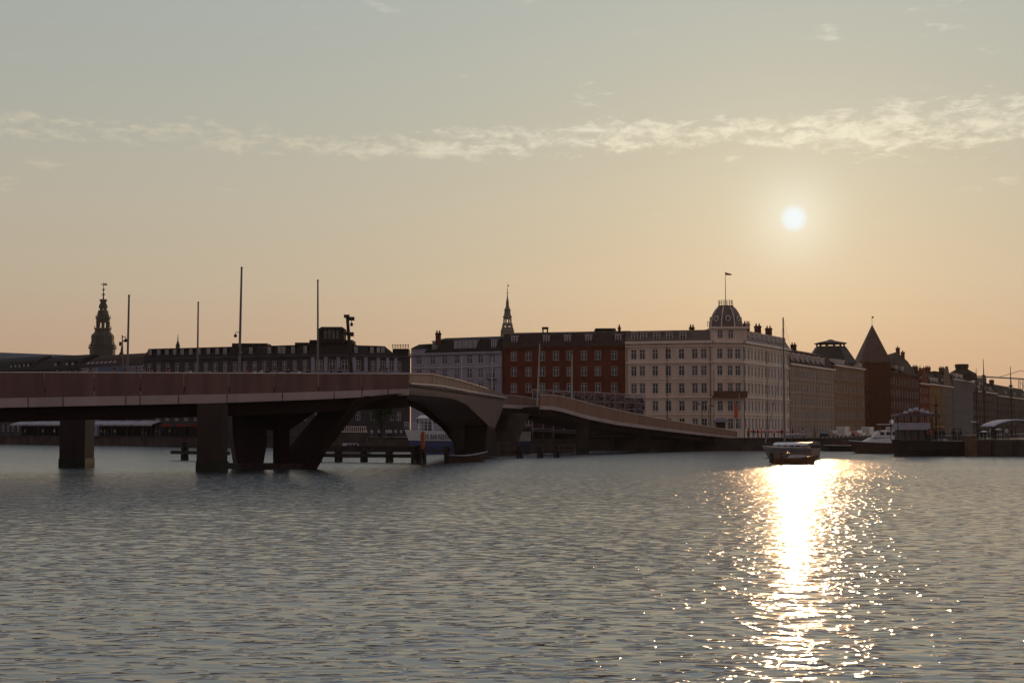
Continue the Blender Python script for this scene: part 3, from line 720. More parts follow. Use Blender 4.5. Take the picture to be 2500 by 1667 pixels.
# long dark corner block with glazed roof lantern
LC1 = XY(757, 316.0); LC2 = XY(858, 316.5); LL = XY(349, 333.0); LR = XY(1001, 323.0)
t = thing('dark_corner_block', 'grey corner block with black mansard and glazed rooftop lantern', 'building', (LC1.x, LC1.y + 5, ZQ))
Ym = 320.0; zc = zpx(868, 316.0)
LW = [zrow(1015, 316.0, 2.0), zrow(975, 316.0, 2.0), zrow(935, 316.0, 2.0), (zpx(903, 316.0), zpx(879, 316.0))]
nl = 17; LLn = (LC1 - LL).length; LRn = (LR - LC2).length; LCn = (LC2 - LC1).length
ul = even(1.5, LLn - 1.5, nl); uc = [ucoord(x, LC1, LC2) for x in (778, 810, 840)]; ur = [ucoord(x, LC2, LR) for x in (874, 910, 934, 956, 974)]
for A, B, U, w_ in ((LL, LC1, ul, 1.15), (LC1, LC2, uc, 1.5), (LC2, LR, ur, 1.1)):
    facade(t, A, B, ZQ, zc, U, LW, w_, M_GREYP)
    bar(t, A, B, zc - .2, zc + .3, .45, M_GREYP); bar(t, A, B, LW[3][0] - .5, LW[3][0] - .25, .2, M_BLUEG, 'string_course')
    d = (B - A).normalized(); n = Vector((d.y, -d.x))
    if A is not LL:
        for u0 in [0.5] + [(a + b) / 2 for a, b in zip(U[:-1], U[1:])]:
            p = A + d * u0; q = [p - d * .4 + n * .15, p + d * .4 + n * .15, p + d * .4, p - d * .4]
            mb = MB(); mb.hexa([(*a, LW[3][0] - .2) for a in q], [(*a, zc - .25) for a in q]); mb.build('pilaster', M_BLUEG, t)
mb = MB()
pts = [LL, LL + Vector((2, 14)), LR + Vector((-3, 12)), LR]
for a, b in zip(pts[:-1], pts[1:]): mb.add([(*a, ZQ), (*b, ZQ), (*b, zc), (*a, zc)], [(0, 1, 2, 3)])
mb.build('rear_wall', M_GREYP, t)
zr = zpx(841, 321.0)
mansard(t, LL, LC1 + Vector((1, 0)), 13, zc + .3, zr - .5, 1.5, M_SLATE, .5)
mansard(t, LC1 - Vector((.4, 0)), LC2 + Vector((.4, 0)), 12, zc + .3, zr, 1.5, M_SLATE, .5)
mansard(t, LC2 - Vector((1, 0)), LC2 + (LR - LC2) * .75, 12, zc + .3, zr - .3, 2.0, M_SLATE, .3, hipr=2)
for x in (364, 385, 405, 424, 442, 463, 483, 506, 528, 547, 610, 655, 680, 690, 713, 743): dormer(t, LL, LC1, ucoord(x, LL, LC1, 855), zc + .55, 1.05, 1.75, M_SLATE, -.5, winw=.8)
for x in (871, 910, 926, 937): dormer(t, LC2, LR, ucoord(x, LC2, LR, 855), zc + .7, 1.0, 1.5, M_SLATE, -.6)
mb = MB()
for (xa, xb, yt) in ((560, 640, 836), (715, 770, 834)):
    a = onplane(xa, yt, LL, LC1); b = onplane(xb, yt, LL, LC1); mb.box(a.x, b.x, a.y + 3, a.y + 9, zr - 1, a.z)
mb.build('roof_parapet', M_SLATE, t)
# lantern tower
la = P(779, 850, 317.0).x; lb = P(838, 850, 317.0).x; zl = zpx(800, 317.0); z0 = zpx(830, 317.0)
tw = thing('rooftop_lantern', 'black glazed rooftop lantern room standing above the grey corner block', 'roof lantern', ((la + lb) / 2, 319.0, zr))
mb = MB(); mb.box(la - 2.1, lb + 2.1, 316.6, 323.0, z0 - .55, z0); mb.build('ledge', M_SLATE, tw)
mb = MB(); mb.box(la + .2, lb - .2, 317.6, 322.0, zr - 2.5, z0 - .551); mb.build('base', M_SLATE, tw)
for k in range(7):
    x = la + (lb - la) * k / 6; mb = MB(); mb.box(x - .13, x + .13, 317.2, 317.5, z0 + .001, zl - .3); mb.build('mullion', M_SLATE, tw)
    if k < 6 and k != 0 and k != 5:
        mb = MB(); mb.box(x + .15, la + (lb - la) * (k + 1) / 6 - .15, 317.3, 317.36, z0 + .3, zl - .5); mb.build('pane', M_PANE2, tw)
mb = MB(); mb.box(la - .1, la + .1, 317.51, 322.0, z0 + .001, zl - .3); mb.box(lb - .1, lb + .1, 317.51, 322.0, z0 + .001, zl - .3); mb.box(la + .11, lb - .11, 321.8, 322.0, z0 + .001, zl - .3)
mb.box(la + .13, la + .9, 317.25, 317.45, z0 + .001, zl - .3); mb.box(lb - .9, lb - .13, 317.25, 317.45, z0 + .001, zl - .3); mb.build('wall', M_SLATE, tw)
mb = MB(); mb.hexa([(la - .3, 316.9, zl - .3), (lb + .3, 316.9, zl - .3), (lb + .3, 322.3, zl - .3), (la - .3, 322.3, zl - .3)], [(la + .4, 317.6, zl + .25), (lb - .4, 317.6, zl + .25), (lb - .4, 321.6, zl + .25), (la + .4, 321.6, zl + .25)]); mb.build('roof', M_SLATE, tw)
# roof terrace at the right end
p0 = P(960, 846, 326.0); p1 = P(998, 846, 326.0)
rt = thing('roof_terrace', 'small dark roof terrace with post railing beside the grey blue house', 'roof terrace', (p0.x, 326.0, zc))
mb = MB(); mb.box(p0.x, p1.x, 324.3, 330.0, zc - 4, zpx(852, 326.0)); mb.build('attic_wall', M_SLATE, rt)
for k in range(7):
    x = p0.x + (p1.x - p0.x) * k / 6; mb = MB(); mb.box(x - .06, x + .06, 324.4, 324.52, zpx(852, 326.0), zpx(841, 326.0)); mb.build('railing_post', M_IRON, rt)
mb = MB()
for yy in (843, 847): mb.box(p0.x - .2, p1.x + .2, 324.55, 324.62, zpx(yy, 326.0) - .05, zpx(yy, 326.0) + .05)
mb.build('rail', M_IRON, rt)

# ------------------------------------------------------------------ far left: long slate roof and low houses in front of it
def quay_Y(x): return float(np.interp(x, [-500, 0, 420, 1100, 1500, 1790], [p.y for p in quay_line]))
SA = XY(-120, 425); SB = XY(352, 425)
t = thing('long_slate_building', 'long low building with wide blue slate roof behind the bridge', 'building', (SA.x, SA.y, ZQ))
zc = zpx(892, 425)
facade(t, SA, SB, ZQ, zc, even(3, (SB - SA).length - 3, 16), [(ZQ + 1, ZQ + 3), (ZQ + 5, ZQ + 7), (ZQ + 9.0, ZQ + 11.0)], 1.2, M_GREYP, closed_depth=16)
d = (SB - SA).normalized(); n = Vector((d.y, -d.x)); L = (SB - SA).length
def q(u, nn, z): p = SA + d * u + n * nn; return (p.x, p.y, z)
mb = MB(); za_ = zpx(857, 433); zb_ = zpx(874, 433)
mb.add([q(0, .4, zc), q(L, .4, zc), q(L, -8, zb_), q(0, -8, za_), q(0, -16.4, zc), q(L, -16.4, zc)], [(0, 1, 2, 3), (5, 4, 3, 2), (4, 0, 3), (1, 5, 2), (0, 4, 5, 1)])
mb.build('roof', M_SLATEB, t)
LOWH = [(-90, 75, 906, 882, 'low dark house with five dormers in front of the blue slate roof', (24, 34, 44, 55, 65)),
        (76, 190, 900, 876, 'low dark house with three dormers in front of the slate roof', (132, 160, 186 - 12)),
        (191, 347, 893, 873, 'low brown tiled house with small skylights between lantern post and corner block', ())]
for x0, x1, ye, yr, lab, dm in LOWH:
    A = XY(x0, quay_Y(x0) + 24); B = XY(x1, quay_Y(x1) + 24); YM = (A.y + B.y) / 2; t = thing('low_house', lab, 'house', (A.x, A.y, ZQ), group='low houses behind the bridge')
    ze_ = zpx(ye, YM); zr_ = zpx(yr, YM)
    nn_ = max(4, int((B - A).length / 2.6))
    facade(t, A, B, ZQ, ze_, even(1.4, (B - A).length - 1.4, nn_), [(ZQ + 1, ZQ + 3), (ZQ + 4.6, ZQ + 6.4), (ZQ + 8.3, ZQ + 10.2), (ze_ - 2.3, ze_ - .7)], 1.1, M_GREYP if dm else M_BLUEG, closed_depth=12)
    bar(t, A, B, ze_ - .05, ze_ + .25, .35, M_GREYP)
    mansard(t, A, B, 12, ze_ + .25, zr_, 2.6, M_SLATE if dm else M_TILE, 1.2, hipl=1.5, hipr=1.5)
    for x in dm: dormer(t, A, B, ucoord(x, A, B, 890), ze_ + .1, 1.1, 1.5, M_SLATE, -.5, winw=.9)
    if not dm:
        for i in range(7):
            dd = (B - A).normalized(); p = A + dd * (3 + i * 1.9); mb = MB(); mb.hexa([(p.x, p.y + .55, ze_ + .75), (p.x + .6, p.y + .55, ze_ + .75), (p.x + 1.0, p.y + 1.1, ze_ + 1.15), (p.x + .4, p.y + 1.1, ze_ + 1.15)],
                                                                                   [(p.x, p.y + .5, ze_ + .85), (p.x + .6, p.y + .5, ze_ + .85), (p.x + 1.0, p.y + 1.05, ze_ + 1.25), (p.x + .4, p.y + 1.05, ze_ + 1.25)]); mb.build('skylight', M_CANV, t)
# blue site hoarding seen over the parapet
A = P(240, 895, 350); B = P(296, 895, 350)
mb = MB(); mb.box(A.x, B.x, 350, 354, ZQ, A.z); o = mb.build('site_cabin', mat('cabin_blue', (.13, .16, .24), .8, .15, .5)); tag(o, 'plain blue box cabin standing in front of the brown tiled house', 'cabin')

# ------------------------------------------------------------------ spires on the skyline
def spire(name, label, cat, cx, Y, prof, slots, fine_, material, sides=8, cathedral=True):
    """prof: (pixel row, half width px) from bottom to top."""
    c = P(cx, 870, Y); k = Y / F
    t = thing(name, label, cat, (c.x, Y, ZQ))
    zz = lambda y: zpx(y, Y)
    segs = [[]]; cuts = sorted([s[0] for s in slots], reverse=True)
    parts = []; cur = []
    for y, w in prof:
        if w is None:
            parts.append(cur); cur = []
        else: cur.append((w * k * 1.06, zz(y)))
    parts.append(cur)
    for i, pr in enumerate(parts):
        mb = MB()
        if i == 0: pr = [(pr[0][0], ZQ)] + pr
        mb.lathe(pr, (c.x, Y, 0), sides, ph=math.pi / 8); mb.build('stage', material, t)
    for (y0, y1, w, nposts, pr) in slots:
        for j in range(nposts):
            a = math.pi / nposts + 2 * math.pi * j / nposts
            mb = MB(); mb.tube([(c.x + w * k * math.cos(a), Y + w * k * math.sin(a), zz(y0)), (c.x + w * k * math.cos(a), Y + w * k * math.sin(a), zz(y1))], pr * k, 5); mb.build('lantern_post', material, t)
    for (y, w, h) in fine_:
        mb = MB(); mb.lathe([(w * k * .3, zz(y + h / 2)), (w * k, zz(y + h / 5)), (w * k, zz(y - h / 5)), (w * k * .3, zz(y - h / 2))], (c.x, Y, 0), 8); mb.build('finial_ball', material, t)
    return t, c, k
CH = [(867, 28.5), (852, 29), (851, 32), (848.5, 32), (847, 27.5), (842, 29), (840, 26.5), (833, 25), (829, 25.5), (821, 26), (817, 24), (812, 19), (806, 17.5), (804, 19.5), (802, 19.5), (801, 17),
      (800, None), (787, 15.5), (780, 15.2), (778, 17), (776, 16.5), (774, 14), (768, 13.2), (762, 12), (758, 11), (757, 8.5), (755, None), (753, 8), (752, 10), (745, 9.5), (741, 6.8), (737, 6.6), (734, 8.5), (731, 8.5), (731, 2), (722, 1.3), (700, .7), (688, .4)]
CH2 = [(y, w) for y, w in CH]
t, c, k = spire('palace_tower', 'dark palace tower with open lantern and crowned spire on the skyline', 'tower', 250, 990, CH2, [(800, 787, 14, 8, 2.6), (757, 753, 7, 6, 1.6)],
          [(719, 4.3, 4), (707, 3.3, 4), (697, 1.8, 3)], M_COPPER)
mb = MB()
for s_ in (-1, 1):
    for y_, w_ in ((849, 32), (803, 19.5), (777, 16.8), (842, 28)):
        for a in range(4):
            an = math.pi / 8 + a * math.pi / 2
            x = c.x + w_ * k * .98 * math.cos(an) * s_; yy = 990 + w_ * k * math.sin(an); z = zpx(y_, 990)
            mb.lathe([(.45, z), (.3, z + 1.2), (.05, z + 2.6)], (x, yy, 0), 5)
mb.build('pinnacle', M_COPPER, t)
mb = MB(); z = zpx(695, 990); mb.prism([(c.x - 2, 990, z), (c.x - 2, 990, z + .4), (c.x + 2.2, 990, z + 1.0), (c.x + 2.2, 990, z - .8), (c.x, 990, z)], (0, .2, 0)); mb.build('weather_vane', M_COPPER, t)
NK = [(815, 17), (806, 16.5), (805, 15), (799, 14.5), (797, None), (795, 13.5), (793, 13), (788.5, 11.5), (788, None), (779, 10.2), (775, 10), (774, 11.5), (772.5, 11.5), (771, 9), (761, 7.4), (758, 8), (756, 8.2), (753, 5.8), (747, 4), (741, 3.6), (739, 3.8), (729, 1.9), (717, .7), (700, .35), (690, .25)]
t, c, k = spire('church_spire', 'slender stepped church spire rising behind the red brick house', 'spire', 1238.8, 760, NK, [(799, 795, 11.5, 6, 3.0), (788.5, 779, 9, 8, 2.0)],
          [(715, 1.9, 3.5), (708, 1.0, 3)], mat('pale_copper', (.11, .10, .085), .7, .25, .5))
mb = MB(); z = zpx(698, 760); mb.prism([(c.x, 760, z), (c.x + .9, 760, z - .3), (c.x + .9, 760, z + .35), (c.x + .3, 760, z + .5)], (0, .1, 0)); mb.build('weather_vane', M_COPPER, t)
# small turrets over the left roofs
for (x, yt, yb, w, Y, lab) in ((434.5, 816, 852, 5, 620, 'tiny pointed ridge turret with long needle above the corner block roof'), (297, 840, 880, 9, 420, 'small octagonal roof turret with conical cap beside the palace tower')):
    p = P(x, yt, Y); k = Y / F
    t = thing('roof_turret', lab, 'turret', (p.x, Y, ZQ))
    zz = lambda y: zpx(y, Y)
    mb = MB(); mb.lathe([(w * k, ZQ), (w * k, zz(yb - 6)), (w * k * 1.15, zz(yb - 7))], (p.x, Y, 0), 8); mb.build('drum', M_COPPER, t)
    mb = MB(); mb.lathe([(w * k * 1.15, zz(yb - 7)), (w * k * .3, zz(yt + (yb - yt) * .45)), (.06, zz(yt))], (p.x, Y, 0), 8); mb.build('cone', M_COPPER, t)
    mb = MB(); mb.lathe([(.05, zz(yt + 4)), (w * k * .16, zz(yt + 3)), (.05, zz(yt + 2))], (p.x, Y, 0), 6); mb.build('ball', M_COPPER, t)

# ------------------------------------------------------------------ the footbridge
BY = {-150: 119, 0: 122, 250: 126, 500: 130, 750: 135, 1000: 140}
bx_ = sorted(BY)
def byat(x): return float(np.interp(x, bx_, [BY[i] for i in bx_]))
BR = thing('sliding_footbridge', 'long mauve steel footbridge with V shaped piers crossing the harbour', 'bridge', (-20, 140, 0))
def strip(pts_top, pts_bot, th, seams, name, mt, gap=.05, shift=(0, 0)):
    """panels between seams along a pixel-traced band; pts: (x, y, Y); th = thickness away from the viewer"""
    xs = [p[0] for p in pts_top]
    def at(x, pts): 
        y = float(np.interp(x, [p[0] for p in pts], [p[1] for p in pts])); Y = float(np.interp(x, [p[0] for p in pts], [p[2] for p in pts])); return P(x, y, Y)
    for a, b in zip(seams[:-1], seams[1:]):
        n = max(1, int((b - a) / 50))
        cols = even(a, b, n + 1); mb = MB()
        ring = []
        for i, x in enumerate(cols):
            T = at(x, pts_top); Bq = at(x, pts_bot)
            if i == 0: x2 = .0
            off = Vector((shift[0], shift[1], 0)); bk = Vector((0, th, 0))
            Bq = Vector((T.x + (Bq.x - T.x), T.y, Bq.z))
            ring.append([T + off, Bq + off, Bq + off + bk, T + off + bk])
        d = (ring[-1][0] - ring[0][0]).normalized() * gap
        ring[0] = [v + d for v in ring[0]]; ring[-1] = [v - d for v in ring[-1]]
        vs_ = [v for r in ring for v in r]; fs = [(0, 3, 2, 1), tuple(4 * n + i for i in (0, 1, 2, 3))]
        for i in range(n):
            for j in range(4): fs.append((4 * i + j, 4 * i + (j + 1) % 4, 4 * i + 4 + (j + 1) % 4, 4 * i + 4 + j))
        mb.add(vs_, fs); mb.build(name, mt, BR)
def band(pairs):
    px = [p[0] for p in pairs]; py = [p[1] for p in pairs]
    return [(x, float(np.interp(x, px, py)), byat(x)) for x in range(-150, 1001, 50)]
top_l = band([(-150, 908), (0, 910), (500, 911.5), (1000, 913.5)])
ft_l = band([(-150, 979), (0, 972), (340, 966), (555, 962), (750, 957), (1000, 949)])
fb_l = band([(-150, 1003), (0, 995), (340, 988), (555, 983), (750, 976), (1000, 964)])
seams = [-150, -40, 70, 155, 308, 343, 437, 555, 690, 816, 884, 948, 998.5]
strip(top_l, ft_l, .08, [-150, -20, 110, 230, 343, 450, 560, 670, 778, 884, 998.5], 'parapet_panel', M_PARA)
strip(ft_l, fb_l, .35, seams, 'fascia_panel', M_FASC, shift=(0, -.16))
# handrail on top
def rail(pts, r, name, mt, dz=0.05, dyy=.04):
    mb = MB(); mb.tube([P(x, y, Y) + Vector((0, dyy, dz)) for x, y, Y in pts], r, 6); return mb.build(name, mt, BR)
rail(top_l, .045, 'handrail', M_RAIL)
# deck slab and girder of the near half
ACR = Vector((-3.6, 7.2, 0))
def slab(pts, z_of, thick, name, mt, inset=0.0, across=ACR):
    mb = MB(); ring = []
    for x, y, Y in pts:
        p = P(x, y, Y); z = z_of(p)
        o = across.normalized() * inset
        a = Vector((p.x, p.y, z)) + o; b = Vector((p.x, p.y, z)) + across - o
        ring.append([a, b, b - Vector((0, 0, thick)), a - Vector((0, 0, thick))])
    n = len(ring) - 1; vs_ = [v for r in ring for v in r]; fs = [(0, 3, 2, 1), tuple(4 * n + i for i in (0, 1, 2, 3))]
    for i in range(n):
        for j in range(4): fs.append((4 * i + j, 4 * i + (j + 1) % 4, 4 * i + 4 + (j + 1) % 4, 4 * i + 4 + j))
    mb.add(vs_, fs); return mb.build(name, mt, BR)
slab(top_l, lambda p: p.z - 1.16, .25, 'deck', M_DECK, .1)
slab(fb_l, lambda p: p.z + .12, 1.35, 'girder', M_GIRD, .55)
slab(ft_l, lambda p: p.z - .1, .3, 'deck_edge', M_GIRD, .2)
# far parapet of the near half
mb = MB()
for (x0, y0, Y0), (x1, y1, Y1) in zip(top_l[:-1], top_l[1:]):
    a = P(x0, y0, Y0) + ACR; b = P(x1, y1, Y1) + ACR; a.z -= .12; b.z -= .12
    mb.prism([a, b, b - Vector((0, 0, 1.1)), a - Vector((0, 0, 1.1))], (0, .05, 0))
mb.build('far_parapet', M_PARA, BR)
# columns
def col_px(x0, x1, ytop, Y, depth, base=True, name='column', mt=None):
    a = P(x0, 1100, Y); b = P(x1, 1100, Y); z1 = zpx(ytop, Y)
    mb = MB(); mb.box(a.x, b.x, Y, Y + depth, .9, z1); o = mb.build(name, mt or M_CONC, BR)
    mb = MB(); mb.box(a.x - .06, b.x + .06, Y - .06, Y + depth + .06, -1.5, .898); mb.build('tide_band', mat('algae_band', (.018, .021, .012), .7, .4, 1.5, .3), o)
col_px(145, 207, 1000, 142, 3.2)
col_px(480, 544, 985, 129.5, 2.2)
# V pier of the near half: two arms swept back under the deck
KV = Vector((-3.4, 4.2, 0))
def blade(poly, Y, name, mt, K=KV, AB=None):
    pts = [onplane(x, y, *AB) if AB else P(x, y, Y) for x, y in poly]
    mb = MB(); mb.prism(pts, K); return mb.build(name, mt, BR)
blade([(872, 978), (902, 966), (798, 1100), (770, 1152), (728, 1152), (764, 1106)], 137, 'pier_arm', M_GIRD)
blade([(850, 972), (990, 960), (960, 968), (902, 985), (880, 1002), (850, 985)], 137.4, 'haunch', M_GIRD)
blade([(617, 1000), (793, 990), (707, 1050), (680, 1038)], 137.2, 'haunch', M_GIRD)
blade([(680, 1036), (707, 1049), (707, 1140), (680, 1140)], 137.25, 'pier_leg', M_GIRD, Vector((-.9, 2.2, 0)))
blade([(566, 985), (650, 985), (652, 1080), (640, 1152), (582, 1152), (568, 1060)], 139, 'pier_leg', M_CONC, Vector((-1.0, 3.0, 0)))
blade([(590, 1132), (766, 1132), (760, 1152), (586, 1152)], 137.1, 'pier_base', M_CONC, Vector((-3, 4.5, 0)))

# far half: sliding section, hidden link and landing ramp
FA = XY(999, 147); FB = XY(1232, 201)
def fpl(x, y): return onplane(x, y, FA, FB)
def strip_pl(top, bot, AB, th, seams, name, mt, out=0.0, gap=.05):
    A, B = Vector(AB[0]), Vector(AB[1]); d = (B - A).normalized(); n = Vector((d.y, -d.x))
    for a, b in zip(seams[:-1], seams[1:]):
        k = max(1, int((b - a) / 25)); ring = []
        for x in even(a, b, k + 1):
            yt = float(np.interp(x, [p[0] for p in top], [p[1] for p in top])); yb = float(np.interp(x, [p[0] for p in bot], [p[1] for p in bot]))
            T = onplane(x, yt, A, B); Bq = onplane(x, yb, A, B); Bq.x, Bq.y = T.x, T.y
            o = Vector((n.x, n.y, 0)) * out; bk = Vector((-n.x, -n.y, 0)) * th
            ring.append([T + o, Bq + o, Bq + o + bk, T + o + bk])
        e = (ring[-1][0] - ring[0][0]).normalized() * gap
        ring[0] = [v + e for v in ring[0]]; ring[-1] = [v - e for v in ring[-1]]
        vs_ = [v for r in ring for v in r]; fs = [(0, 3, 2, 1), tuple(4 * k + i for i in (0, 1, 2, 3))]
        for i in range(k):
            for j in range(4): fs.append((4 * i + j, 4 * i + (j + 1) % 4, 4 * i + 4 + (j + 1) % 4, 4 * i + 4 + j))
        mb = MB(); mb.add(vs_, fs); mb.build(name, mt, BR)
mtop = [(998, 912), (1055, 913.5), (1110, 925), (1150, 936), (1190, 949), (1232, 964)]
mrail = [(998, 936.5), (1070, 942), (1150, 957), (1232, 971)]
strip_pl(mtop, mrail, (FA, FB), .08, [999, 1055, 1105, 1150, 1190, 1232], 'parapet_panel', M_PARA, 0)
mb = MB(); mb.tube([fpl(x, y) + Vector((.2, -.2, 0)) for x, y in mrail], .10, 6); mb.build('white_side_rail', mat('pale_side_rail', (.42, .36, .35), .7, .1), BR)
mb = MB(); mb.tube([fpl(x, y) for x, y in mtop], .045, 6); mb.build('handrail', M_PARA, BR)
KF0 = 0
blade([(1190, 1036), (1210, 1044), (1212, 1112), (1184, 1112)], 0, 'pier_leg', M_GIRD, Vector((-3, 2.5, 0)), (FA, FB))
web = [(999, 940), (1070, 945), (1150, 960), (1232, 974), (1226, 1000), (1208, 1046), (1200, 1048), (1184, 1030), (1162, 1010), (1140, 988), (1115, 976), (1088, 970), (999, 963)]
KF = Vector((-6.2, 4.5, 0)); M_SPAN = mat('span_side', (.105, .055, .050), .7, .18, .5, .15, streak=True)
blade(web, 0, 'sliding_span', M_SPAN, KF, (FA, FB))
mb = MB(); a = fpl(999, 938); b = fpl(1232, 972)
mb.prism([a, b, b + Vector((0, 0, -.3)), a + Vector((0, 0, -.3))], KF * 1.02); mb.build('deck', M_DECK, BR)
blade([(1000, 966), (963, 974), (1028, 1005), (1075, 1041), (1106, 1079), (1112, 1112), (1150, 1112), (1142, 1060), (1092, 1000), (1040, 972)], 0, 'pier_arm', M_GIRD, Vector((.3, .6, 0)), (FA + Vector((-6.0, 3.6)), FB + Vector((-6.0, 3.6))))
# right arm of the far V
RA0 = XY(1200, 203); RB0 = XY(1330, 212)
blade([(1283, 1008), (1293, 1008), (1262, 1086), (1252, 1086)], 0, 'pier_arm', M_CONC, Vector((-4.5, 3.5, 0)), (RA0, RB0))
blade([(1180, 1078), (1266, 1078), (1262, 1122), (1184, 1122)], 0, 'pier_base', M_CONC, Vector((-3, 5, 0)), (RA0, RB0))
# link piece set back
KA = XY(1190, 206); KB = XY(1330, 218)
ktop = [(1190, 958), (1232, 964), (1262, 966), (1290, 970), (1330, 979)]
kmid = [(1190, 985), (1330, 992)]; kb = [(1190, 993), (1330, 1001)]
strip_pl(ktop, kmid, (KA, KB), .08, [1192, 1240, 1285, 1329], 'parapet_panel', M_PARA)
strip_pl(kmid, kb, (KA, KB), .35, [1192, 1260, 1329], 'fascia_panel', M_FASC, .14)
mb = MB(); mb.tube([onplane(x, y, KA, KB) for x, y in ktop], .05, 6); mb.build('handrail', mat('pale_side_rail', (.42, .36, .35)), BR)
blade([(1196, 990), (1330, 998), (1330, 1022), (1230, 1018), (1200, 1045)], 0, 'girder', M_GIRD, Vector((-3.5, 6, 0)), (KA, KB))
# ramp
PA = XY(1318, 210); PB = XY(1800, 262)
rtop = [(1318, 963), (1350, 964), (1375, 968), (1400, 974), (1450, 987), (1500, 999), (1600, 1019.5), (1700, 1036), (1800, 1052)]
rmid = [(1318, 990), (1345, 991), (1375, 997), (1420, 1011), (1500, 1028), (1600, 1042), (1700, 1055), (1800, 1066)]
rbot = [(1318, 999), (1345, 1000), (1375, 1006), (1420, 1020), (1500, 1036.5), (1600, 1049.5), (1700, 1061), (1800, 1070.5)]
strip_pl(rtop, rmid, (PA, PB), .08, [1318.5, 1362, 1410, 1460, 1510, 1560, 1610, 1660, 1710, 1760, 1800], 'parapet_panel', mat('ramp_steel', (.23, .115, .075), .55, .16, .6, .15, streak=True))
strip_pl(rmid, rbot, (PA, PB), .35, [1318.5, 1400, 1470, 1540, 1610, 1680, 1740, 1800], 'fascia_panel', M_FASC, .14)
mb = MB(); mb.tube([onplane(x, y, PA, PB) for x, y in rtop], .05, 6); mb.build('handrail', M_TRIM, BR)
KR = Vector((-6.0, 5.0, 0))
blade([(1318, 994)] + rmid[1:] + [(1800, 1085), (1700, 1074), (1600, 1063), (1500, 1050), (1420, 1034), (1345, 1016), (1318, 1012)], 0, 'girder', M_GIRD, KR, (PA + Vector((-.35, .3)), PB + Vector((-.35, .3))))
rp = [onplane(x, y, PA, PB) for x, y in rtop]
mb = MB()
for a, b in zip(rp[:-1], rp[1:]):
    a = a + KR; b = b + KR; mb.prism([a, b, b - Vector((0, 0, 1.15)), a - Vector((0, 0, 1.15))], (.05, .05, 0))
mb.build('far_parapet', M_PARA, BR)
for x0, x1, Y in ((1408, 1437, 221), (1556, 1586, 238)):
    col_px(x0, x1, 1015 if x0 < 1500 else 1045, Y, 2.2)

# ------------------------------------------------------------------ masts, lamps and cameras on the bridge
def deck_z(x, Y): return P(x, 912, byat(x)).z - 1.15
def mast(xb, yb, xt, yt, Y, name, label, cat, r0=.12, r1=.08, group=None, mt=None, z0=None):
    top = P(xt, yt, Y); b0 = P(xb, yb, Y); zb = z0 if z0 is not None else b0.z - 1.4
    f = (zb - b0.z) / (top.z - b0.z); bs = b0 + (top - b0) * f
    t = thing(name, label, cat, tuple(bs), group=group)
    mb = MB(); mb.tube([bs, bs + (top - bs) * .5, top], r0, 8, r2=r1); mb.build('pole', mt or M_STEEL, t)
    mb = MB(); mb.lathe([(r0 * 2.2, 0), (r0 * 2.2, .06), (r0 * 1.3, .12)], tuple(bs), 8); mb.build('base_plate', M_IRON, t)
    mb = MB(); mb.lathe([(r1 * 1.1, 0), (r1 * 1.3, .05), (r1 * .4, .16)], tuple(top), 8); mb.build('cap', M_IRON, t)
    return t, bs, top
G1 = 'light masts on the footbridge'
mast(311, 905, 315, 723, byat(311) + 3, 'light_mast', 'plain mast on the bridge next to the twin hook lamp post', 'mast', .11, .085, G1)
mast(482, 908, 484, 740, byat(482) + 5, 'light_mast', 'shortest plain mast standing alone on the near bridge half', 'mast', .10, .07, G1)
t, b, tp = mast(584, 910, 590, 655, byat(590) + 3, 'light_mast', 'tallest mast on the bridge with hanging lamp arm halfway up', 'mast', .14, .09, G1)
def hang_lamp(t, p, dirx=-1, arm=.5, drop=.35):
    mb = MB(); mb.tube([p, p + Vector((arm * dirx, -.05, .05)), p + Vector((arm * dirx, -.05, -drop * .4))], .035, 5); mb.build('lamp_arm', M_IRON, t)
    q = p + Vector((arm * dirx, -.05, -drop * .4)); mb = MB(); mb.lathe([(.04, 0), (.16, -.12), (.16, -.22), (.07, -.34)], tuple(q), 8); mb.build('lamp_head', M_IRON, t)
hang_lamp(t, P(586, 812, byat(590) + 3), -1, .42, .3)
p = P(581, 850, byat(590) + 2.9); mb = MB(); mb.prism([p + Vector((-.28, 0, -.3)), p + Vector((.28, 0, -.3)), p + Vector((0, 0, .3))], (0, .04, 0)); mb.build('warning_sign', M_IRON, t)
p = P(581, 862, byat(590) + 2.9); mb = MB(); mb.prism([p + Vector((.3 * math.cos(a), 0, .3 * math.sin(a))) for a in [i * math.pi / 6 for i in range(12)]], (0, .04, 0)); mb.build('round_sign', M_IRON, t)
mast(776, 910, 776, 686, byat(776) + 3, 'light_mast', 'slim straight mast in front of the rooftop lantern room', 'mast', .11, .075, G1)
t, b, tp = mast(301, 905, 298.5, 822, byat(300) + 2.5, 'hook_lamp_post', 'thin post with two hooked lamps beside the palace tower', 'lamp post', .06, .05)
hang_lamp(t, P(299, 823, byat(300) + 2.5), 1, .32, .3); 
p = P(299, 836, byat(300) + 2.5); mb = MB(); mb.box(p.x - .28, p.x - .06, p.y - .1, p.y + .1, p.z - .3, p.z + .05); mb.build('control_box', M_IRON, t)
mb = MB(); mb.tube([P(299, 831, byat(300) + 2.5), P(305, 834, byat(300) + 2.5), P(307, 832, byat(300) + 2.5)], .05, 5); mb.build('camera_arm', M_IRON, t)
t, b, tp = mast(858.5, 910, 848, 776, byat(855) + 3, 'camera_mast', 'leaning square mast with floodlights and cameras on the bridge', 'mast', .19, .15, None, M_COPPER)
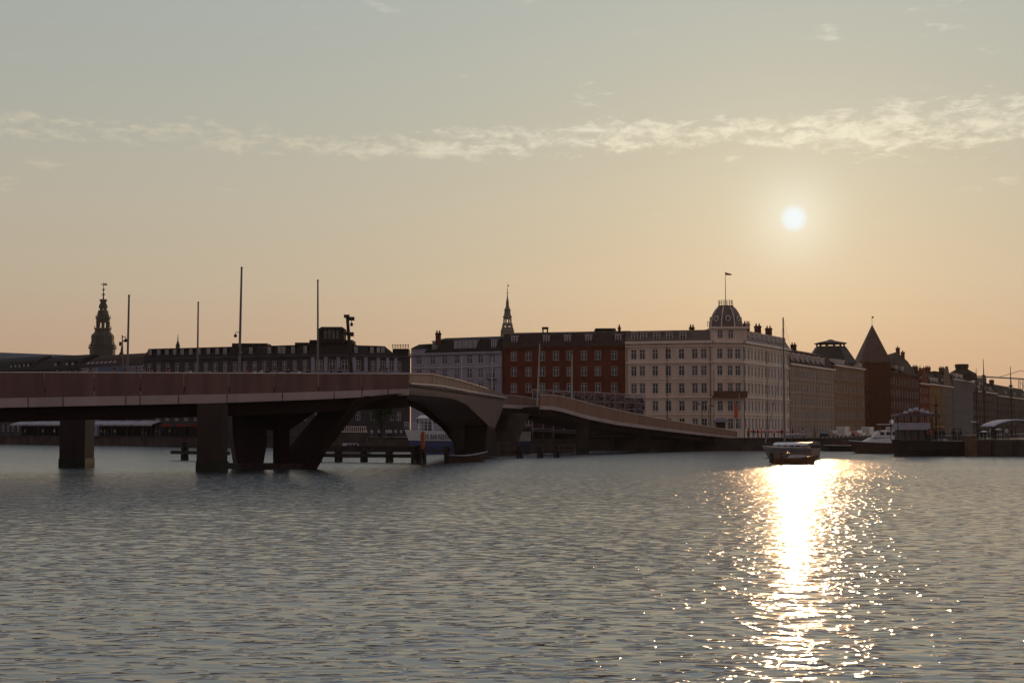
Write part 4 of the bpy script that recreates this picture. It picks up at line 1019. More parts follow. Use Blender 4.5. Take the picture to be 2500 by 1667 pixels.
for (xx, yy, w, h) in ((847, 772, .55, .3), (859, 778, .55, .35), (847, 814, .45, .35), (858, 816, .5, .4)):
    p = P(xx, yy, byat(855) + 3); mb = MB(); mb.box(p.x - w / 2, p.x + w / 2, p.y - .25, p.y + .25, p.z - h / 2, p.z + h / 2); mb.build('floodlight', M_IRON, t)
for ya in (782, 820):
    mb = MB(); mb.tube([P(849, ya, byat(855) + 3), P(862, ya - 1, byat(855) + 3)], .04, 5); mb.build('cross_arm', M_IRON, t)
p = P(858.5, 784, byat(855) + 3); mb = MB(); mb.lathe([(.03, .1), (.03, -.12), (.13, -.2), (.16, -.38), (.08, -.5)], tuple(p), 8); mb.build('dome_camera', M_IRON, t)
for (xb, yb, xt, yt, Y, lab) in ((1127, 928, 1127, 868, 180, 'thin pale mast in front of the grey blue house'), (1201, 952, 1201, 872, 203, 'thin pale mast beside the balconies of the grey blue house'),
                            (1312, 976, 1318, 839, 214, 'thick pale mast at the step between the link and the ramp'), (1396, 972, 1396.5, 866, 226, 'slim pale mast with short lamp arm in front of the red brick house')):
    t, b, tp = mast(xb, yb, xt, yt, Y, 'light_mast', lab, 'mast', .11 if xb > 1300 else .075, .07 if xb > 1300 else .05, G1, mat('pale_pole', (.50, .47, .46), .5, .1))
    if xb == 1396: hang_lamp(t, P(1396, 955, Y), 1, .8, .1)

# ------------------------------------------------------------------ people
def make_person(name, joints, edges):
    me = bpy.data.meshes.new(name); me.from_pydata([j[0] for j in joints], edges, [])
    o = bpy.data.objects.new(name, me); COL.objects.link(o)
    mo = o.modifiers.new('s', 'SKIN'); mo.use_smooth_shade = True
    for v, j in zip(me.skin_vertices[0].data, joints): v.radius = (j[1], j[1] * (j[2] if len(j) > 2 else 1)); v.use_root = False
    me.skin_vertices[0].data[0].use_root = True
    s2 = o.modifiers.new('u', 'SUBSURF'); s2.levels = 1; s2.render_levels = 1
    bpy.context.view_layer.update()
    dg = bpy.context.evaluated_depsgraph_get(); out = bpy.data.meshes.new_from_object(o.evaluated_get(dg))
    bpy.data.objects.remove(o); out.name = name; return out
def person_joints(stance=0.0, lean=0.0, armL=0.0, armR=0.0):
    J = []; E = []
    def a(p, r, k=1.0, par=None):
        J.append((p, r, k)); 
        if par is not None: E.append((par, len(J) - 1))
        return len(J) - 1
    h = lambda z: lean * (z - .95)
    pel = a((0, 0, .95), .15, .75); sp = a((0, h(1.15), 1.15), .135, .72, pel); ch = a((0, h(1.36), 1.36), .155, .68, sp)
    nk = a((0, h(1.5), 1.50), .055, 1, ch); hd = a((0, h(1.6) - .02, 1.60), .085, 1.15, nk); tp = a((0, h(1.7) - .01, 1.71), .075, 1.15, hd)
    for sx, st, ar in ((-1, stance, armL), (1, -stance, armR)):
        hip = a((sx * .10, 0, .88), .095, 1, pel); kn = a((sx * .11, st * .5 - .03, .48), .062, 1, hip); an = a((sx * .11, st, .08), .042, 1, kn); toe = a((sx * .12, st - .16, .035), .036, 1, an)
        sh = a((sx * .19, h(1.42), 1.42), .062, 1, ch); el_ = a((sx * .25, h(1.15) + ar * .1, 1.16), .045, 1, sh); ha = a((sx * .24, h(.95) - ar * .35, .93 + ar * .22), .032, 1, el_); fi = a((sx * .235, h(.85) - ar * .43, .84 + ar * .26), .026, 1, ha)
    return J, E
PM = [make_person('person_body', *person_joints(.22, -.05, .3, .1)), make_person('person_body', *person_joints(.04, .02, .0, .0)), make_person('person_body', *person_joints(.08, -.12, 1.0, .9))]
for pm in PM:                   # clothing by body height: shoes/trousers, top, skin
    pass
HEADM = MB(); HEADM.lathe([(.02, .0), (.10, .02), (.115, .10), (.10, .18), (.05, .225)], (0, 0, 0), 8)
HAIR = HEADM.mesh('hair', M_HAIR)
PV = {}
def person_mesh(pose, top, leg):
    key = (pose, top, leg)
    if key in PV: return PV[key]
    me = PM[pose].copy(); me.materials.clear()
    for m in (CLOTH[leg], CLOTH[top], M_SKIN): me.materials.append(m)
    idx = []
    for f in me.polygons:
        z = f.center.z; idx.append(0 if z < .95 else (1 if z < 1.49 and not (abs(f.center.x) > .18 and z < 1.12) else 2))
    me.polygons.foreach_set('material_index', idx); PV[key] = me; return me
def person(pos, rz, label, group, pose=None, top=None, leg=None, s=1.0):
    pose = random.randrange(3) if pose is None else pose; top = random.randrange(7) if top is None else top; leg = random.choice((0, 1, 3, 6)) if leg is None else leg
    o = link('person', person_mesh(pose, top, leg), None, pos, rz, (s, s, s)); ORG[o.name] = pos
    if ' top' in label and len(label.split()) <= 12: label = label.replace(' top', ' top and %s trousers' % CN[leg], 1)
    tag(o, label, 'person', group)
    link('hair', HAIR, o, (0, -.005 + (-.12 if pose == 2 else 0) * .7, 1.60)); return o
CN = ['black', 'navy', 'white', 'grey', 'red', 'tan', 'denim blue']
POSES = ['walking', 'standing', 'leaning forward']
bridge_people = [(136, 3, 0), (160, 4, 4), (196, 5, 0), (219, 2, 0), (279, 3, 4), (331, 1, 0), (349, 1, 3), (370, 2, 4), (410, 2, 4), (463, 3, 2), (511, 4, 5), (603, 3, 4), (620, 4, 2), (637, 2, 2), (652, 1.6, 0), (668, 2, 5), (677, 3, 1),
                 (702, 1.6, 0), (729, 3, 2), (751, 2, 0), (808, 1.6, 0), (827, 1.6, 1), (927, 4, 5), (944, 2, 3)]
for x, dpt, top in bridge_people:
    Y = byat(x) + dpt; p = XY(x, Y); z = deck_z(x, Y)
    pose = random.randrange(3)
    lm = min(((300, 'the hook lamp post'), (483, 'the shortest mast'), (590, 'the tallest mast'), (776, 'the slim straight mast'), (855, 'the camera mast'), (985, 'the sliding joint'), (160, 'the first bridge column')), key=lambda q: abs(q[0] - x))
    person((p.x, p.y, z), random.uniform(-2.2, 2.2), 'pedestrian in %s top %s on the bridge %s %s' % (CN[top], POSES[pose], 'just before' if x < lm[0] else 'just past', lm[1]), 'pedestrians crossing the footbridge', pose, top)

# ------------------------------------------------------------------ timber fender line and piles beyond the bridge
def pile(x, Y, r=.42, ztop=2.3, lab='', n=3):
    p = XY(x, Y); t = thing('timber_dolphin', lab, 'mooring pile', (p.x, p.y, 0), group='timber fender piles in the channel')
    for k in range(n):
        a = 2 * math.pi * k / n; ox, oy = r * .62 * math.cos(a), r * .62 * math.sin(a)
        mb = MB(); mb.tube([(p.x + ox * 1.5, p.y + oy * 1.5, -1.2), (p.x + ox, p.y + oy, ztop - random.random() * .25)], r * .55, 8); mb.build('pile', M_WOOD, t)
    mb = MB(); mb.lathe([(r * 1.22, ztop * .55), (r * 1.22, ztop * .55 + .12)], (p.x, p.y, 0), 10); mb.build('iron_band', M_IRON, t)
    return t
pl_ = [(451, 178, 2.4, 'lone timber dolphin at the outer end of the fender beam'), (538, 172, 1.9, 'timber dolphin half hidden behind the second bridge column'), (776, 168, 1.8, 'timber dolphin against the near V pier foot'), (826, 169, 2.1, 'timber dolphin with flat head beside the near V pier'), (888, 169, 1.4, 'low timber dolphin midway along the open fender gap'), (950, 168, 1.7, 'timber dolphin just before the paired dolphins'),
       (1012, 163, 2.0, 'wider timber dolphin of the pair under the lettered boat'), (1030, 163, 2.2, 'timber dolphin carrying the orange beacon'), (1092, 167, 1.9, 'timber dolphin by the small wooden boat'), (1268, 190, 1.6, 'timber dolphin at the foot of the far V pier'), (1318, 192, 1.6, 'timber dolphin between far V pier and ramp column'), (1358, 194, 1.7, 'timber dolphin in front of the ramp column')]
for x, Y, zt, lab in pl_: pile(x, Y, .40, zt, lab, 3)
def beam(x0, Y0, x1, Y1, z, h, lab, n=2):
    a = XY(x0, Y0); b = XY(x1, Y1); t = thing('fender_beam', lab, 'timber beam', (a.x, a.y, z), group='fender beams between the piles')
    d = (b - a); L = d.length; d.normalize(); nn = Vector((d.y, -d.x)); k = max(1, int(L / 6))
    for i in range(k):
        p = a + d * (L * i / k + .02); q = a + d * (L * (i + 1) / k - .02); r = [p + nn * .18, q + nn * .18, q - nn * .18, p - nn * .18]
        mb = MB(); mb.hexa([(*v, z - h / 2) for v in r], [(*v, z + h / 2) for v in r]); mb.build('plank', M_WOOD, t)
beam(420, 178.7, 560, 171, .95, .42, 'short thick fender beam by the second bridge column')
beam(420, 179.5, 560, 172, 1.75, .35, 'thin upper fender beam by the second bridge column')
beam(776, 168.7, 1030, 163.7, .75, .40, 'long low fender beam running under the bridge opening')
beam(776, 168.7, 1030, 163.7, 1.55, .7, 'long wide upper fender beam under the bridge opening')
beam(1030, 163.7, 1100, 168, 1.35, .25, 'pale topped fender beam beside the wooden boat')
beam(1225, 189, 1400, 196, .8, .5, 'fender beam under the landing ramp'); beam(1225, 189, 1400, 196, 1.6, .3, 'upper fender beam under the landing ramp')
p = XY(1032.5, 162.3); mb = MB(); z = P(1032, 1075, 162).z
mb.lathe([(.16, 1.6), (.16, 1.9), (.22, 1.92), (.22, P(1032, 1056, 162).z), (.08, P(1032, 1052, 162).z)], (p.x, p.y, 0), 8); o = mb.build('channel_beacon', M_ORANGE); tag(o, 'orange channel beacon on a timber dolphin', 'beacon')

# ------------------------------------------------------------------ boats
def hull(L, B, H, sheer=.3, bowrake=.6, transom=.7, ns=12, draft=.35, flare=.85):
    """x from stern (0) to bow (L); returns vertices rings from port gunwale over keel to starboard"""
    mb = MB(); rings = []
    for i in range(ns + 1):
        t = i / ns; x = L * t
        w = B / 2 * (transom + (1 - transom) * math.sin(min(1, t / .45) * math.pi / 2)) if t < .45 else B / 2 * math.cos(((t - .45) / .55) ** 1.6 * math.pi / 2)
        w = max(w, .02); z = H + sheer * ((t - .35) ** 2) * 2.2 * (1 if t > .35 else .5)
        xr = lambda zz: x + bowrake * max(0, t - .6) / .4 * (zz / H - .4)
        rings.append([(xr(z), -w, z), (xr(H * .35), -w * flare, H * .35), (xr(0), -w * .72, -.02), (xr(-draft), 0, -draft), (xr(0), w * .72, -.02), (xr(H * .35), w * flare, H * .35), (xr(z), w, z)])
    k = 7; vs_ = [v for r in rings for v in r]; fs = [tuple(range(k))]
    for i in range(ns):
        for j in range(k - 1): fs.append((i * k + j, i * k + j + 1, (i + 1) * k + j + 1, (i + 1) * k + j))
        fs.append((i * k, (i + 1) * k, (i + 1) * k + k - 1, i * k + k - 1))     # deck
    fs.append(tuple(reversed(range(ns * k, ns * k + k))))
    mb.add(vs_, fs); return mb, rings
def boat(name, label, cat, pos, rz, group=None): 
    t = thing(name, label, cat, pos, rz, group); return t
def loc_build(mb, name, mt, t): return mb.build(name, mt, t, world=False)
def cabin(t, x0, x1, w, z0, z1, mt, slope=.25, nwin=4, name='cabin', wz=(.35, .85)):
    mb = MB(); a = slope * (z1 - z0)
    mb.hexa([(x0, -w / 2, z0), (x1, -w / 2, z0), (x1, w / 2, z0), (x0, w / 2, z0)], [(x0 + a * .4, -w / 2 * .9, z1), (x1 - a, -w / 2 * .9, z1), (x1 - a, w / 2 * .9, z1), (x0 + a * .4, w / 2 * .9, z1)])
    o = loc_build(mb, name, mt, t)
    for k in range(nwin):
        u0 = x0 + a * .4 + (x1 - x0 - a * 1.6) * (k + .12) / nwin + .05; u1 = x0 + a * .4 + (x1 - x0 - a * 1.6) * (k + .88) / nwin
        for s_ in (-1, 1):
            zz0 = z0 + (z1 - z0) * wz[0]; zz1 = z0 + (z1 - z0) * wz[1]
            y0 = w / 2 * (1 - .1 * wz[0]); y1 = w / 2 * (1 - .1 * wz[1])
            mb = MB(); mb.hexa([(u0, s_ * (y0 - .03), zz0), (u1, s_ * (y0 - .03), zz0), (u1, s_ * (y0 + .015), zz0), (u0, s_ * (y0 + .015), zz0)], [(u0, s_ * (y1 - .03), zz1), (u1, s_ * (y1 - .03), zz1), (u1, s_ * (y1 + .015), zz1), (u0, s_ * (y1 + .015), zz1)])
            loc_build(mb, 'window', M_PANE, o)
    return o
def railing(t, pts, h, mt=None, posts=8):
    mb = MB(); P_ = [Vector(p) for p in pts]
    for zz in (h, h * .5): mb.tube([p + Vector((0, 0, zz)) for p in P_], .03, 4)
    for i in range(len(P_) - 1):
        for k in range(posts): q = P_[i].lerp(P_[i + 1], k / posts); mb.tube([q, q + Vector((0, 0, h))], .025, 4)
    return loc_build(mb, 'railing', mt or M_STEEL, t)

# small varnished motor boat in the sun path
wp = W(1933, 1126); 
t = boat('open_motorboat', 'small varnished open motorboat with people crossing the sun glitter', 'motorboat', (XY(1886, 158).x, 158.0, 0), R(12))
mb, rg = hull(5.0, 1.9, .62, .42, .35, .8); loc_build(mb, 'hull', M_VARN, t)
mb = MB(); mb.tube([r[0] for r in rg], .05, 5); mb.tube([r[6] for r in rg], .05, 5); loc_build(mb, 'gunwale', M_VARN, t)
mb = MB(); mb.hexa([(2.0, -.7, .6), (4.0, -.45, .7), (4.0, .45, .7), (2.0, .7, .6)], [(2.3, -.6, .95), (3.7, -.35, .95), (3.7, .35, .95), (2.3, .6, .95)]); loc_build(mb, 'foredeck_cover', M_CANV, t)
mb = MB(); mb.hexa([(2.05, -.62, .98), (2.12, -.62, .98), (2.12, .62, .98), (2.05, .62, .98)], [(1.8, -.55, 1.25), (1.87, -.55, 1.25), (1.87, .55, 1.25), (1.8, .55, 1.25)]); loc_build(mb, 'windscreen', M_PANE2, t)
mb = MB(); mb.box(-.35, .02, -.2, .2, .1, .95); mb.lathe([(.22, .95), (.24, 1.15), (.1, 1.3)], (-.15, 0, 0), 8); loc_build(mb, 'outboard_motor', M_BLACK, t)
# seated people: bodies lowered into the cockpit
cR = math.cos(R(12)); sR = math.sin(R(12)); bx0 = XY(1886, 158).x
for lx, ly, top, lab in ((.75, -.35, 0, 'person in black sitting at the stern of the varnished motorboat'), (1.15, .3, 1, 'person in navy sitting behind the windscreen of the motorboat'), (2.55, .1, 5, 'person in tan leaning over the motorboat foredeck')):
    person((bx0 + lx * cR - ly * sR, 158 + lx * sR + ly * cR, -.62 if lx < 2 else -.5), R(80), lab, 'people aboard the motorboat', 2, top)
# sailing yacht behind it
y0p = XY(1991, 186)
t = boat('sailing_yacht', 'brown hulled sailing yacht with tall bare mast and canvas cover behind the motorboat', 'yacht', (y0p.x, 186, 0), R(128))
mb, rg = hull(8.6, 2.6, 1.35, .30, .9, .75, 14); loc_build(mb, 'hull', mat('brown_boat_paint', (.28, .21, .17), .5, .1), t)
mb = MB(); mb.tube([Vector(r[0]) + Vector((0, -.02, -.25)) for r in rg[:-1]], .05, 4); mb.tube([Vector(r[6]) + Vector((0, .02, -.25)) for r in rg[:-1]], .05, 4); loc_build(mb, 'rubbing_strake', M_BLUE, t)
cabin(t, 1.6, 6.4, 1.8, 1.4, 1.8, M_WHITE, .8, 4)
mb = MB(); n_ = 8
for i in range(n_):
    a0, a1 = math.pi * i / n_, math.pi * (i + 1) / n_
    y0, y1, z0, z1 = 1.25 * math.cos(a0), 1.25 * math.cos(a1), 1.78 + .36 * math.sin(a0), 1.78 + .36 * math.sin(a1)
    mb.hexa([(.3, y0, z0 - .05), (6.6, y0 * .7, z0 - .12), (6.6, y1 * .7, z1 - .12), (.3, y1, z1 - .05)], [(.3, y0, z0), (6.6, y0 * .7, z0 - .07), (6.6, y1 * .7, z1 - .07), (.3, y1, z1)])
loc_build(mb, 'canvas_cover', M_WHITE, t)
mtop_ = zpx(772, 188)
mb = MB(); mb.tube([(5.3, 0, 1.6), (5.3, 0, mtop_)], .14, 8, r2=.09); loc_build(mb, 'mast', M_STEEL, t)
mb = MB(); mb.tube([(5.2, 0, 2.9), (1.4, 0, 3.0)], .09, 8); loc_build(mb, 'boom', M_STEEL, t)
mb = MB(); mb.tube([(5.1, 0, 3.05), (3.2, 0, 3.15), (1.8, 0, 3.12)], .16, 8, r2=.10); loc_build(mb, 'furled_sail', M_CANV, t)
zs_ = zpx(889, 188)
for zz in (zs_, zs_ - 3.6):
    mb = MB(); mb.tube([(5.3, -.95, zz), (5.3, .95, zz)], .045, 5); loc_build(mb, 'spreader', M_RAIL, t)
mb = MB()
for s_ in (-1, 1): mb.tube([(5.2, s_ * 1.2, 1.7), (5.3, s_ * .95, zs_), (5.3, 0, mtop_ - .6)], .018, 4)
mb.tube([(.1, 0, 1.7), (5.3, 0, mtop_)], .018, 4); loc_build(mb, 'rigging', M_STEEL, t)
mb = MB(); mb.tube([(8.7, 0, 2.0), (5.4, 0, zs_ + .4)], .085, 6, r2=.045); loc_build(mb, 'furled_jib', M_CANV, t)
railing(t, [(.05, -1.0, 1.62), (.05, 1.0, 1.62)], .6, None, 3)

# lettered café boat moored behind the bridge opening
def text_mesh(s_, size, mt, ext=.01):
    cu = bpy.data.curves.new('t', 'FONT'); cu.body = s_; cu.size = size; cu.extrude = ext; cu.offset = .014; cu.align_x = 'LEFT'
    o = bpy.data.objects.new('t', cu); COL.objects.link(o); bpy.context.view_layer.update()
    me = bpy.data.meshes.new_from_object(o.evaluated_get(bpy.context.evaluated_depsgraph_get())); bpy.data.objects.remove(o)
    me.materials.clear(); me.materials.append(mt); me.name = 'lettering'; return me
CY = 225.0; bowx = XY(991, CY).x
t = boat('cafe_boat', 'white and blue cafe boat with black lettering moored behind the bridge', 'cafe boat', (bowx, CY, 0), R(180))
# local x points towards -X world after the half turn, so the bow (L) is at the photo's left edge; shift the hull
LB = 19.0
mb, rg = hull(LB, 4.6, 3.45, .35, 1.3, .9, 18, flare=.93)
mb.v = [(x - LB - .7, y, z) for x, y, z in mb.v]; loc_build(mb, 'hull', M_BLUE, t)
mb = MB()
for s_ in (0, 6):
    sg = -1 if s_ == 0 else 1
    for r0, r1 in zip(rg[:-1], rg[1:]):
        a = Vector(r0[s_]); b = Vector(r1[s_]); c2 = Vector(r1[1 if s_ == 0 else 5]); d2 = Vector(r0[1 if s_ == 0 else 5])
        o_ = Vector((0, .03 * sg, 0))
        q = [a + o_, b + o_, b.lerp(c2, .66) + o_, a.lerp(d2, .66) + o_]
        q = [Vector((v.x - LB - .7, v.y, v.z)) for v in q]; mb.prism(q, (0, .03 * sg, 0))
loc_build(mb, 'white_topsides', M_WHITE, t)
tm = text_mesh('CAFE BAR RESTAURANT', 1.05, M_LETTER)
wd = max(v.co.x for v in tm.vertices)
o = link('lettering', tm, t, (-2.35, 2.385, 2.28)); o.rotation_euler = (R(90), 0, R(180)); o.scale = (6.7 / wd, 1.0, 1)
cabin(t, -16.5, -7.0, 3.4, 3.5, 5.2, M_WHITE, .2, 6)
mb = MB(); mb.hexa([(-4.4, -1.3, 5.55), (-1.7, -1.3, 5.55), (-1.7, 1.3, 5.55), (-4.4, 1.3, 5.55)], [(-3.9, -.9, 6.05), (-2.4, -.9, 6.05), (-2.4, .9, 6.05), (-3.9, .9, 6.05)]); loc_build(mb, 'wheelhouse_roof', M_WHITE, t)
for lx, lt in ((-2.0, -2.2), (-2.9, -2.95), (-3.5, -3.5), (-4.3, -4.1)):
    mb = MB()
    for s_ in (-1.1, 1.1): mb.tube([(lx, s_, 3.5), (lt, s_, 5.56)], .06, 4)
    loc_build(mb, 'wheelhouse_post', M_WHITE, t)
mb = MB(); mb.box(-4.0, -2.6, -.9, .9, 3.5, 5.0); loc_build(mb, 'wheelhouse', M_PANE2, t)
railing(t, [(.2, 0, 4.0), (-3.0, 1.9, 3.62), (-16, 2.25, 3.45)], .95, M_WHITE, 9)
# other craft under the bridge
def launch(x, Y, L, rz, label, hm, cm, group=None, H=.9, ch=1.2, nwin=3, name='motor_launch'):
    p = XY(x, Y); t = boat(name, label, 'motor launch', (p.x, Y, 0), rz, group)
    mb, rg = hull(L, L * .3, H, .3, .5, .85); loc_build(mb, 'hull', hm, t)
    mb = MB(); mb.tube([r[0] for r in rg], .05, 4); mb.tube([r[6] for r in rg], .05, 4); loc_build(mb, 'gunwale', M_TRIM, t)
    cabin(t, L * .22, L * .66, L * .22, H + .02, H + ch, cm, .5, nwin); return t
launch(712, 205, 7.5, R(8), 'white cabin launch half hidden by the near V pier leg', M_WHITE, M_WHITE, H=1.2, ch=1.5)
launch(820, 196, 5.5, R(35), 'small pale blue launch moored beside the flat headed dolphin', M_BLUEG, M_CANV, H=1.0, ch=.9)
launch(2018, 249, 9.5, R(14), 'low dark tour launch moored under the parked vehicles', M_BLACK, M_BRICK, H=1.0, ch=.7)
launch(2085, 240, 5.0, R(10), 'small grey dinghy launch moored ahead of the motor yacht', M_GREYP, M_GREYP, H=.7, ch=.5)
p = XY(1098, 166); t = boat('wooden_rowboat', 'brown wooden rowing boat tied to the fender under the sliding span', 'rowing boat', (p.x, 166, 0), R(20))
mb, rg = hull(4.2, 1.6, .75, .5, .4, .6); loc_build(mb, 'hull', mat('old_wood', (.06, .032, .020), .7, .3), t)
mb = MB(); mb.tube([r[0] for r in rg], .045, 4); mb.tube([r[6] for r in rg], .045, 4); loc_build(mb, 'gunwale', M_CANV, t)
mb = MB(); mb.box(.9, 1.2, -.65, .65, .72, .8); mb.box(2.2, 2.5, -.6, .6, .74, .82); loc_build(mb, 'thwart', M_TRIM, t)
# white motor yacht at the canal mouth
p = XY(2215, 228); t = boat('motor_yacht', 'white motor yacht with sloping windscreen moored beside the restaurant ship', 'motor yacht', (p.x, 228, 0), R(172))
mb, rg = hull(8.5, 3.4, 1.7, .35, .8, .9); loc_build(mb, 'hull', mat('brown_hull', (.10, .055, .045), .5, .2), t)
mb = MB(); mb.tube([r[0] for r in rg], .06, 4); mb.tube([r[6] for r in rg], .06, 4); loc_build(mb, 'gunwale', M_WHITE, t)
mb = MB(); mb.hexa([(.5, -1.5, 1.75), (7.0, -1.0, 1.9), (7.0, 1.0, 1.9), (.5, 1.5, 1.75)], [(.5, -1.4, 2.5), (5.9, -.8, 2.5), (5.9, .8, 2.5), (.5, 1.4, 2.5)]); loc_build(mb, 'coachroof', M_WHITE, t)
cabin(t, .4, 5.6, 2.5, 2.52, 3.55, M_WHITE, .9, 4)
mb = MB(); mb.box(.2, 4.6, -1.5, 1.5, 4.55, 4.68); loc_build(mb, 'hardtop', M_WHITE, t)
mb = MB()
for lx in (.4, 2.2, 4.2):
    for s_ in (-1, 1): mb.tube([(lx + .2, s_ * 1.2, 3.5), (lx, s_ * 1.35, 4.56)], .05, 4)
loc_build(mb, 'hardtop_post', M_STEEL, t)
mb = MB(); mb.lathe([(.25, 4.68), (.35, 5.0), (.25, 5.3), (.05, 5.4)], (2.4, 0, 0), 8); loc_build(mb, 'radar_dome', M_WHITE, t)
# restaurant ship with arc of white parasols
sx0 = XY(2181, 206).x; sx1 = XY(2364, 206).x
t = boat('restaurant_ship', 'black hulled restaurant ship with pale deck screen and dark canopy', 'ship', (sx1 - .1, 207, 0), R(180))
LS = sx1 - sx0 - .3
mb, rg = hull(LS, 5.0, 2.1, .25, .35, .98, 12); loc_build(mb, 'hull', M_BLACK, t)
mb = MB(); mb.tube([Vector(r[6]) + Vector((0, .03, -.05)) for r in rg], .07, 4); mb.tube([Vector(r[0]) + Vector((0, -.03, -.05)) for r in rg], .07, 4)
mb.tube([Vector(r[5]) + Vector((0, .03, 0)) for r in rg[:-1]], .06, 4); loc_build(mb, 'rubbing_strake', M_GIRD, t)
k0 = LS - P(2268, 1050, 206).x + sx0; 
L0 = LS * .54
mb = MB(); mb.box(L0, LS - .5, -1.9, 2.1, 3.75, 4.75); loc_build(mb, 'deck_screen', M_CANV, t)
cabin(t, L0, LS - .7, 3.9, 2.15, 3.74, mat('deckhouse_brown', (.07, .05, .05), .6, .2), .02, 6)
mb = MB(); mb.hexa([(L0 - 1.6, -2.1, 5.7), (LS - .1, -2.1, 5.7), (LS - .1, 2.2, 5.7), (L0 - 1.6, 2.2, 5.7)], [(L0 - 1.2, -1.8, 6.1), (LS - .6, -1.8, 6.1), (LS - .6, 1.9, 6.1), (L0 - 1.2, 1.9, 6.1)]); loc_build(mb, 'canopy', mat('dark_canopy', (.07, .035, .035), .8, .2), t)
mb = MB()
for kk in range(7):
    lx = L0 - 1.3 + (LS - L0 + 1.1) * kk / 6
    for s_ in (-1.9, 2.0): mb.tube([(lx, s_, 2.2), (lx, s_, 5.72)], .06, 4)
loc_build(mb, 'canopy_post', M_IRON, t)
railing(t, [(.3, 2.4, 2.15), (L0, 2.45, 2.15)], 1.0, M_GIRD, 12)
# white rolled parasols arching over the canopy
arc = [(2199, 1014), (2211, 1009), (2223, 1003), (2236, 1000), (2251, 1004), (2263, 1008), (2275, 1013)]
for i, (x, y) in enumerate(arc):
    p = P(x, y, 206.5); tt = thing('white_parasol', '%s small white parasol from the motor yacht in the arching row above the canopy' % ['first', 'second', 'third', 'fourth', 'fifth', 'sixth', 'last'][i], 'parasol', (p.x, p.y, 6.1), group='white parasols on the ship canopy')
    mb = MB(); mb.lathe([(.22, p.z - .30), (.40, p.z - .18), (.42, p.z), (.34, p.z + .2), (.16, p.z + .32), (.03, p.z + .36)], (p.x, p.y, 0), 10); mb.build('canopy', M_CANV, tt)
    mb = MB(); mb.tube([(p.x, p.y, 6.0), (p.x, p.y, p.z + .2)], .04, 5); mb.build('pole', M_IRON, tt)
# deck people and quay people on the right
for i in range(16):
    x = random.uniform(2268, 2358); Y = 206 + random.uniform(-1.3, 1.3); q = XY(x, Y); top = random.randrange(7); pose = random.randrange(3)
    person((q.x, q.y, 2.12), random.uniform(-3, 3), 'guest in %s top %s on the restaurant ship deck' % (CN[top], POSES[pose]), 'guests on the restaurant ship', pose, top)
for i in range(14):
    x = random.uniform(2385, 2495); Y = 205 + random.uniform(0, 6); q = XY(x, Y); top = random.choice((0, 1, 2, 2, 3, 4)); pose = random.randrange(3)
    person((q.x, q.y, 2.35), random.uniform(-3, 3), 'guest in %s top %s under the wide quay tent' % (CN[top], POSES[pose]), 'guests on the stone quay', pose, top)
p = XY(2365, 203); mb = MB(); mb.box(p.x - .35, p.x + .9, 202.3, 204, -1, 2.9); o = mb.build('quay_post', mat('weathered_timber', (.14, .08, .05), .85, .3, 2, .3)); tag(o, 'square weathered timber post at the corner of the stone quay', 'post')
# fender timbers on that quay
for i in range(5):
    a = rb0 + Vector((3 + i * 3.2, -.35)); mb = MB(); mb.box(a.x, a.x + .35, a.y - .5, a.y - .05, -1, 2.2); o = mb.build('fender_timber', M_WOOD); tag(o, '%s vertical fender timber from the square post on the quay wall' % ['first', 'second', 'third', 'fourth', 'fifth'][i], 'timber', 'fender timbers on the stone quay')
# wide tent
a = P(2414, 1038, 208); b = P(2530, 1038, 208)
t = thing('quay_tent', 'wide pale domed tent roof over the stone quay', 'tent', ((a.x + b.x) / 2, 208, 2.35))
mb = MB(); n = 16; pr = []
for i in range(n + 1):
    u = i / n; pr.append((a.x + (b.x - a.x) * u, zpx(1039, 208) + .95 * math.sin(math.pi * u) ** .8))
for (x0, z0), (x1, z1) in zip(pr[:-1], pr[1:]): mb.hexa([(x0, 206, z0 - .15), (x1, 206, z1 - .15), (x1, 212, z1 - .15), (x0, 212, z0 - .15)], [(x0, 206.4, z0), (x1, 206.4, z1), (x1, 211.6, z1), (x0, 211.6, z0)])
mb.build('roof', M_CANV, t)
for xx in (a.x + .3, (a.x * 2 + b.x) / 3, (a.x + 2 * b.x) / 3): mb = MB(); mb.tube([(xx, 206.3, 2.35), (xx, 206.3, zpx(1038, 208))], .06, 5); mb.build('post', M_IRON, t)
# kiosks with flat awnings behind the ship deck
for x0, x1, y, Y, lab in ((2325, 2366, 1026, 216, 'small kiosk with thin pale flat roof behind the restaurant ship'), ):
    a = XY(x0, Y); b = XY(x1, Y); 
q0 = XY(2372, 207)
def parasol(x, y, Y, r, mt, lab, group=None, z0=ZQ):
    p = P(x, y, Y); t = thing('parasol', lab, 'parasol', (p.x, Y, z0), group=group)
    mb = MB(); mb.lathe([(r, p.z - r * .32), (r * 1.01, p.z - r * .26), (r * .5, p.z - r * .1), (.05, p.z)], (p.x, Y, 0), 8); mb.build('canopy', mt, t)
    mb = MB(); mb.tube([(p.x, Y, z0), (p.x, Y, p.z - .1)], .035, 5); mb.build('pole', M_IRON, t)
parasol(2377, 1028, 207, .55, M_CANV, 'small pale parasol at the corner of the stone quay', z0=2.35)
parasol(2293, 1039, 206.2, .75, mat('orange_canvas', (.45, .20, .06), .8, .1), 'orange parasol on the restaurant ship deck', z0=2.1)
parasol(2403, 1051, 206, .6, M_WHITE, 'low white parasol among the quay guests', 'white parasols on the stone quay', 2.35)
parasol(2437, 1046, 205.5, .5, M_WHITE, 'small white parasol under the tent edge', 'white parasols on the stone quay', 2.35)
